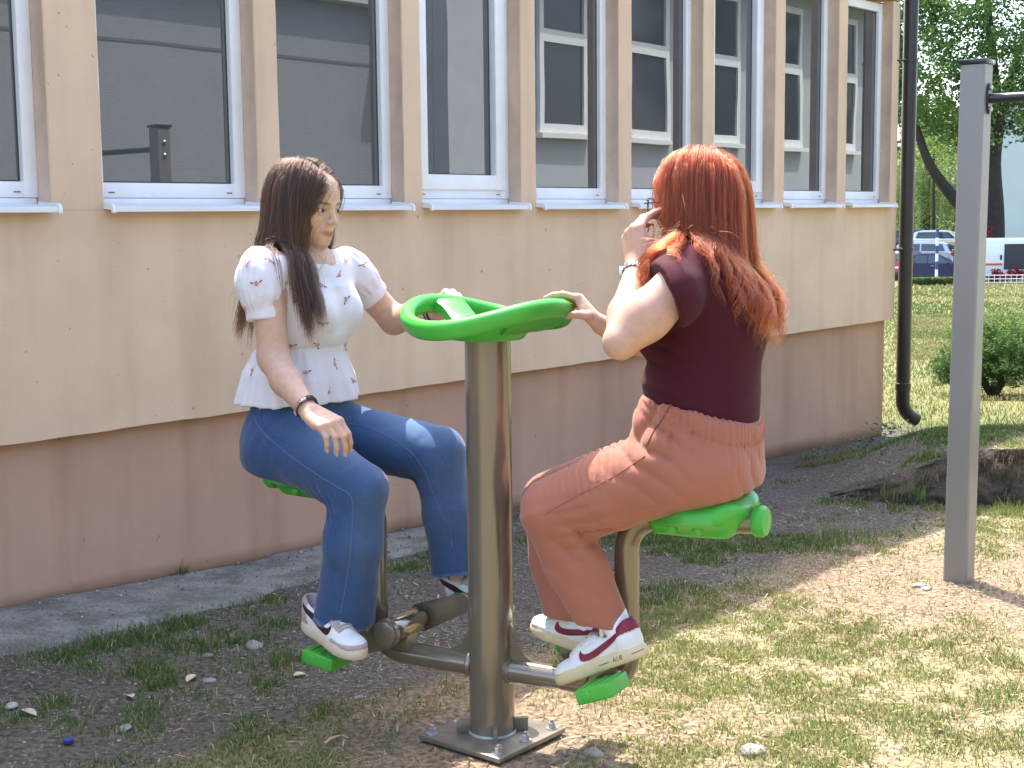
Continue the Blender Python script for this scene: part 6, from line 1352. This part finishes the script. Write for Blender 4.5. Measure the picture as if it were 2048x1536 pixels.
# lighter young tree between
t2 = far(1868, 470, 96.); t2[2] = zf(90.); T2 = thing('young_tree', t2, 'yellow-green young tree left of the dark trunk', 'tree')
mb = MB(); mb.tube([t2, far(1868, 300, 96)], [.16, .08], 8); mb.build('trunk', bark, T2, True)
P, ci, cc = clumps(far(1868, 285, 96), (2.6, 2, 2.0), 40, 60, .6, 8); n = len(P); col = mixc(np.tile(np.array([.14, .22, .045]), (n, 1)), np.array([.26, .34, .08]), RNG.uniform(size=n)); leaves(P, RNG.uniform(.14, .26, n), col, 'crown', T2)
# weeping willow
t3 = far(1850, 500, 104.); t3[2] = zf(90.); T3 = thing('willow_tree', t3, 'weeping willow with hanging light green strands above the parked cars', 'tree')
mb = MB(); mb.tube([t3, far(1852, 360, 104), far(1850, 260, 104)], [.4, .3, .15], 8); mb.build('trunk', bark, T3, True)
V = []; rg_ = np.random.default_rng(9)
for k in range(330):
    a = rg_.uniform(0, 6.28); r = 3.6*math.sqrt(rg_.uniform(.02, 1)); top = far(1855, 330, 104)+np.array([math.cos(a)*r, math.sin(a)*r*.8, 1.6*(1-(r/3.6)**2)+rg_.uniform(-.8, .4)]); L_ = rg_.uniform(3.2, 6.8)
    for t in np.linspace(0, 1, int(L_*9)): V.append(top+np.array([math.sin(t*5+a)*.12, 0, -L_*t])+rg_.normal(0, .07, 3))
P = np.array(V); n = len(P); fb_ = vnoise(P, .7, 2, 2); col = mixc(np.tile(np.array([.10, .17, .045]), (n, 1)), np.array([.25, .34, .11]), np.clip(.5+.9*fb_, 0, 1)); leaves(P, RNG.uniform(.16, .30, n), col, 'crown', T3, aspect=.3)
# distant dark trees closing the view behind the willow
for k, (px, py, Y, rx, rz, lb_) in enumerate(((1800, 330, 130, 7, 7, 'dark green tree far behind the willow, by the downpipe'), (1920, 380, 135, 6, 6.5, 'dark green tree far behind the grey post'))):
    b_ = far(px, py, Y); b_[2] = zf(90.); T = thing('distant_tree', b_, lb_, 'tree'); mb = MB(); mb.tube([b_, far(px, py, Y)], [.4, .2], 8); mb.build('trunk', bark, T, True)
    P, ci, cc = clumps(far(px, py, Y), (rx, 3, rz), 90, 60, 1.6, 20+k); n = len(P); col = mixc(np.tile(np.array([.03, .065, .022]), (n, 1)), np.array([.07, .12, .04]), RNG.uniform(size=n)); leaves(P, RNG.uniform(.35, .6, n), col, 'crown', T)
# pale building on the right
wb = far(2030, 480, 100.); wb[2] = zf(90.); PBd = thing('pale_building', wb, 'tall pale grey-green building wall behind the tree trunk', 'building')
mb = MB(); x0 = far(1990, 300, 100)[0]; mb.box((x0+9, 104, zf(90.)+5.6), (18, 8, 11.2)); mb.build('wall', mat('pale_wall', (.60, .66, .62), .8, var=(.3, .05)), PBd)
mb = MB(); mb.box((x0+9, 104, zf(90.)+11.35), (18.6, 8.6, .3)); mb.build('roof', mat('pale_roof', (.35, .36, .36), .7), PBd)
# car park
zc = zf(90.); asph = mat('asphalt', (.10, .10, .105), .9, var=(.8, .12)); V = [(5, 76.5, zc-.27), (70, 76.5, zc-.27), (70, 98, zc+.03+18*.085), (5, 98, zc+.03+18*.085)]; tag(mesh_obj('car_park', V, [(0, 1, 2, 3)], asph), kind='structure')
tyre = mat('tyre', (.02, .02, .02), .8); rimm = mat('wheel_rim', (.5, .5, .52), .3, metal=.8); glassm = mat('car_glass', (.05, .07, .075), .05, spec=.8); redl = mat('tail_red', (.5, .01, .012), .3); headl = mat('head_lamp', (.8, .8, .8), .1); plat = mat('number_plate', (.8, .8, .78), .5)
def car(name, pos, yaw, paint, label, shape='sedan', L_=4.3, wd_=1.72, H_=1.46, group='cars in the car park'):
    root = thing(name, pos, label, 'car', group); f = np.array([math.cos(yaw), math.sin(yaw), 0]); s = np.array([-f[1], f[0], 0]); pos = np.asarray(pos, float)
    X = lambda a, b_, c: pos+f*a*L_+s*b_+ZV*c
    lowp = [(-.5, .32), (-.49, .62), (-.47, .86), (-.42 if shape == 'hatch' else -.36, .93), (.20, .90), (.40, .78), (.49, .62), (.5, .30), (.40, .20), (-.40, .20)]
    mb = MB(); V = []; cols_ = (-.5, -.46, -.3, 0, .3, .46, .5)
    for u in (-1, -.93, .93, 1):
        k_ = .94 if abs(u) == 1 else 1.0
        for a, z in lowp: V.append(X(a*(.985 if abs(u) == 1 else 1), u*wd_/2, .55+(z-.55)*k_))
    m_ = len(lowp); F = [tuple(range(m_-1, -1, -1)), tuple(3*m_+i for i in range(m_))]+[(r*m_+i, r*m_+(i+1) % m_, (r+1)*m_+(i+1) % m_, (r+1)*m_+i) for r in range(3) for i in range(m_)]
    mb.add(V, F); mb.build('body', paint, root, True, 35)
    gh_ = [(-.46, .88), (-.40, 1.36), (-.30, H_), (.02, H_), (.12, 1.38), (.27, .88)] if shape == 'hatch' else [(-.38, .90), (-.24, 1.36), (-.15, H_), (.03, H_), (.11, 1.38), (.28, .88)]
    mb = MB(); V = []
    for u, ins in ((-1, .07), (1, .07)):
        for a, z in gh_: V.append(X(a, u*(wd_/2-ins-.16*(z-.88)/.6), z))
    k = len(gh_); mb.add(V, [tuple(range(k-1, -1, -1)), tuple(range(k, 2*k))]+[(i, i+1, k+i+1, k+i) for i in range(k-1)]); cab = mb.build('cabin', paint, root, True, 30)
    def quad(name, pts, m, par): mb = MB(); P = [np.asarray(p) for p in pts]; nn = nrm(np.cross(P[1]-P[0], P[2]-P[0])); c0 = np.mean(P, 0); nn = nn if nn@(c0-(pos+ZV*.9)) > 0 else -nn; mb.prism([p+nn*.004 for p in P], nn*.012); mb.build(name, m, par)
    ih = lambda z: wd_/2-.07-.16*(z-.88)/.6
    a0, a1 = gh_[0][0], gh_[-1][0]
    for u in (-1, 1):
        quad('side_window', [X(a0+.07, u*ih(.94), .94), X(-.07, u*ih(.94), .94), X(-.07, u*ih(1.36), 1.36), X(gh_[1][0]+.05, u*ih(1.36), 1.34)], glassm, cab)
        quad('side_window', [X(-.05, u*ih(.94), .94), X(.20, u*ih(.94), .94), X(.09, u*ih(1.36), 1.35), X(-.05, u*ih(1.36), 1.36)], glassm, cab)
        mb = MB(); mb.add(*ell_mesh(X(.19, u*(wd_/2+.06), .96), (.08, .06, .06), [f, s, ZV])); mb.build('mirror', paint, root, True)
        mb = MB(); mb.rbox(X(.0, u*(wd_/2+.005), .80), (.16, .02, .03), [f, s, ZV], .006); mb.build('door_handle', rimm, root, True)
        mb = MB(); mb.add(*ell_mesh(X(-.485, u*(wd_/2-.12), .80), (.06, .12, .14), [f, s, ZV])); mb.build('tail_lamp', redl, root, True)
        mb = MB(); mb.add(*ell_mesh(X(.465, u*(wd_/2-.20), .68), (.10, .18, .09), [f, s, ZV])); mb.build('headlight', headl, root, True)
        for a in (-.31, .31):
            mb = MB(); mb.lathe(X(a, u*(wd_/2-.16), .31), [(.20, 0), (.30, .01), (.31, .05), (.31, .14), (.29, .165), (.20, .17)], axis=s*u, seg=24); wh = mb.build('wheel', tyre, root, True, 40)
            mb = MB(); mb.lathe(X(a, u*(wd_/2+.008), .31), [(.20, 0), (.19, .008), (.05, .015)], axis=s*u, seg=18); mb.build('rim', rimm, wh, True)
    quad('windscreen', [X(.262, -ih(.94)+.05, .92), X(.262, ih(.94)-.05, .92), X(.125, ih(1.36)-.05, 1.36), X(.125, -ih(1.36)+.05, 1.36)], glassm, cab)
    quad('rear_window', [X(a0+.01, -ih(.94)+.08, .98), X(a0+.01, ih(.94)-.08, .98), X(gh_[1][0]-.005, ih(1.36)-.08, 1.33), X(gh_[1][0]-.005, -ih(1.36)+.08, 1.33)], glassm, cab)
    mb = MB(); mb.rbox(X(-.503, 0, .58), (.02, .50, .11), [f, s, ZV], .003); mb.build('number_plate', plat, root)
    return root
def cpos(px, Y): p = at(px, 500, Y); return (p[0], Y, zc+.035+(Y-80)*.085)
car('parked_car', cpos(1866, 80.), R_(-18), mat('paint_blue', (.012, .018, .085), .22, coat=.6), 'dark blue sedan in front row, left of the grey bar post')
car('parked_car', cpos(1836, 86.), R_(-205), mat('paint_silver', (.50, .53, .56), .25, metal=.4, coat=.5), 'silver hatchback behind the blue sedan', 'hatch')
car('parked_car', cpos(1890, 87.), R_(115), mat('paint_taupe', (.20, .16, .13), .3, coat=.5), 'brown hatchback with red tail lamps beside the striped pole', 'hatch')
car('parked_car', cpos(1885, 93.), R_(-20), mat('paint_white', (.74, .76, .78), .25, coat=.5), 'white car in the back row under the willow', 'hatch')
car('parked_car', cpos(1838, 94.), R_(-10), mat('paint_grey', (.10, .11, .12), .25, coat=.5), 'grey car in the back row at the far left', 'hatch')
car('parked_car', cpos(1815, 81.5), R_(60), mat('paint_red', (.35, .02, .02), .25, coat=.5), 'red car mostly hidden behind the downpipe', 'hatch')
# white van with orange stripe
vx = far(1966, 500, 76.)[0]; vz = zc+.02; VN = thing('white_van', (vx+2.5, 77, vz), 'white van with an orange stripe and dark open load side', 'van'); vanp = mat('paint_van', (.72, .75, .77), .3, coat=.4); 
mb = MB(); mb.rbox((vx+2.5, 77, vz+1.35), (5.4, 1.9, 2.0), None, .12, 3); mb.build('body', vanp, VN, True, 35)
mb = MB(); mb.rbox((vx+2.95, 76.03, vz+1.38), (3.6, .03, 1.35), None, .02); mb.build('dark_side', mat('van_dark', (.02, .022, .035), .4), VN)
mb = MB(); mb.rbox((vx+.46, 76.035, vz+.98), (1.20, .02, .11), None, .004); mb.build('stripe', mat('stripe_orange', (.55, .10, .02), .4), VN)
mb = MB(); mb.rbox((vx+.98, 76.03, vz+1.35), (.10, .03, .26), None, .01); mb.build('door_handle', tyre, VN)
for xw in (vx+.7, vx+4.2): mb = MB(); mb.lathe((xw, 76.12, vz+.36), [(.22, 0), (.34, .01), (.35, .05), (.35, .2), (.2, .22)], axis=(0, 1, 0), seg=24); mb.build('wheel', tyre, VN, True, 40)
for k, (px, Y, lb_) in enumerate(((1972, 81.5, 'red-leaved shrub behind the roof of the white van'), (2008, 74.5, 'red-leaved shrub in front of the white van'), (2052, 74.8, 'red-leaved shrub at the right edge by the van'))):
    b_ = far(px, 480, Y); b_[2] = zf(Y); S = thing('red_shrub', b_, lb_, 'shrub', None); hh = 2.9 if k == 0 else .75
    mb = MB(); mb.tube([b_, b_+ZV*hh*.7], [.05, .02], 6); mb.build('stem', bark, S, True)
    P, ci, cc = clumps(b_+ZV*hh*.62, (.8, .5, hh*.42), 22, 26, .22, 40+k); n = len(P); col = mixc(np.tile(np.array([.16, .012, .018]), (n, 1)), np.array([.34, .04, .05]), RNG.uniform(size=n)); leaves(P, RNG.uniform(.10, .2, n), col, 'foliage', S)
# striped pole, low hedge and wire fence at the lawn's edge
sp = far(1873, 545, 72.5); sp[2] = zf(72.5); SP = thing('striped_pole', sp, 'slim blue and white striped pole beside the parked cars', 'pole'); blu = mat('pole_blue', (.03, .06, .20), .5); wht = mat('pole_white', (.75, .75, .74), .5)
for k in range(7): mb = MB(); mb.lathe(sp+ZV*k*.40, [(.075, 0), (.075, .40)], seg=12); mb.build('band', blu if k % 2 == 0 else wht, SP, True)
mb = MB(); mb.lathe(sp+ZV*2.8, [(.11, 0), (.11, .05), (.0, .06)], seg=12); mb.build('cap', blu, SP, True)
for k, (xa, xb, lb_) in enumerate(((1800, 1912, 'low trimmed hedge strip at the lawn edge left of the grey post'),)):
    a_ = far(xa, 560, 71.)[0]; b_ = far(xb, 560, 71.)[0]; n = 9000; P = np.stack([RNG.uniform(a_, b_, n), 71+RNG.uniform(-.3, .3, n), zf(71.)+RNG.uniform(0, .42, n)**1.0], 1); H_ = thing('hedge', (a_, 71, zf(71.)), lb_, 'hedge'); col = mixc(np.tile(np.array([.05, .09, .03]), (n, 1)), np.array([.16, .22, .07]), RNG.uniform(size=n)); leaves(P, RNG.uniform(.06, .12, n), col, 'foliage', H_)
fz = zf(71.5); xa, xb = far(1955, 560, 71.5)[0], far(2120, 560, 71.5)[0]; WF = thing('wire_fence', (xa, 71.5, fz), 'low white wire fence in front of the van', 'fence'); wire = mat('fence_white', (.70, .70, .72), .5)
for z_ in (.12, .30, .48): mb = MB(); mb.tube([(xa, 71.5, fz+z_), (xb, 71.5, fz+z_)], .022, 6); mb.build('rail', wire, WF, True)
for x_ in np.arange(xa, xb, .28): mb = MB(); mb.tube([(x_, 71.48, fz), (x_, 71.48, fz+.52)], .014, 6); mb.build('upright', wire, WF, True)
# clipped evergreen shrub and fountain grass on the lawn
def gpf(px, py):
    p = at(px, py, 12.)
    for _ in range(12):
        d = ray(px, py); z = float(gh(p[0], p[1])); p = CAMP+d*((z-CAM_H)/d[2])
    return p
sb_ = gpf(1985, 795); S = thing('evergreen_shrub', sb_, 'rounded dark evergreen shrub on the lawn behind the grey post', 'shrub')
mb = MB(); [mb.tube([sb_, sb_+np.array([math.cos(a)*.25, math.sin(a)*.2, .35])], [.03, .012], 6) for a in np.linspace(0, 6.28, 6)[:-1]]; mb.build('stem', bark, S, True)
V = []; Dv = []; rg_ = np.random.default_rng(31)
for k in range(900):
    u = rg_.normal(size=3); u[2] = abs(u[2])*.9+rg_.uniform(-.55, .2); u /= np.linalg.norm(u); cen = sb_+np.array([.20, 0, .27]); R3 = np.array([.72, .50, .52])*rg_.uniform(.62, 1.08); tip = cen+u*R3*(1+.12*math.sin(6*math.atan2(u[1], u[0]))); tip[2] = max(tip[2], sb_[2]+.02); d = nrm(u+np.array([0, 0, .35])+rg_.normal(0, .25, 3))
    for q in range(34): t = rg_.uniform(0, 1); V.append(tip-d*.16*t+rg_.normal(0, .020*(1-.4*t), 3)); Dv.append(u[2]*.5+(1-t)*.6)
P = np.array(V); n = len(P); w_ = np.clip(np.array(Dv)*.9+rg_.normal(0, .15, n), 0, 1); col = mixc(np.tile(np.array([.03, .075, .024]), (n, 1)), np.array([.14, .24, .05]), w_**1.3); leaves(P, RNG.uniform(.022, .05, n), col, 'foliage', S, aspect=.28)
S2 = gpf(1880, 765); S2t = thing('evergreen_shrub', S2, 'small feathery evergreen shrub peeking out left of the grey post', 'shrub'); P, ci, cc = clumps(S2+np.array([.05, 0, .16]), (.14, .14, .17), 60, 40, .05, 33); n = len(P); col = mixc(np.tile(np.array([.03, .07, .022]), (n, 1)), np.array([.12, .20, .05]), RNG.uniform(size=n)); leaves(P, RNG.uniform(.02, .045, n), col, 'foliage', S2t, aspect=.3)
fg = gpf(2046, 770); FG = thing('fountain_grass', fg, 'arching ornamental grass blades at the right edge above the shrub', 'plant')
rg_ = np.random.default_rng(5)
for k in range(46):
    a = rg_.uniform(0, 6.28); L_ = rg_.uniform(.7, 1.25); out = rg_.uniform(.15, .5); pts = [fg+np.array([math.cos(a), math.sin(a), 0])*(.04+out*t**1.8*L_)+ZV*(L_*t*(1-.42*t*t*out*2)) for t in np.linspace(0, 1, 9)]
    mb = MB(); mb.tube(pts, np.linspace(.006, .0012, 9), 5, squash=(1, .3)); mb.build('blade', mat('fountain_blade_%d' % (k % 3), [(.22, .30, .10), (.40, .42, .24), (.13, .21, .06)][k % 3], .5), FG, True)
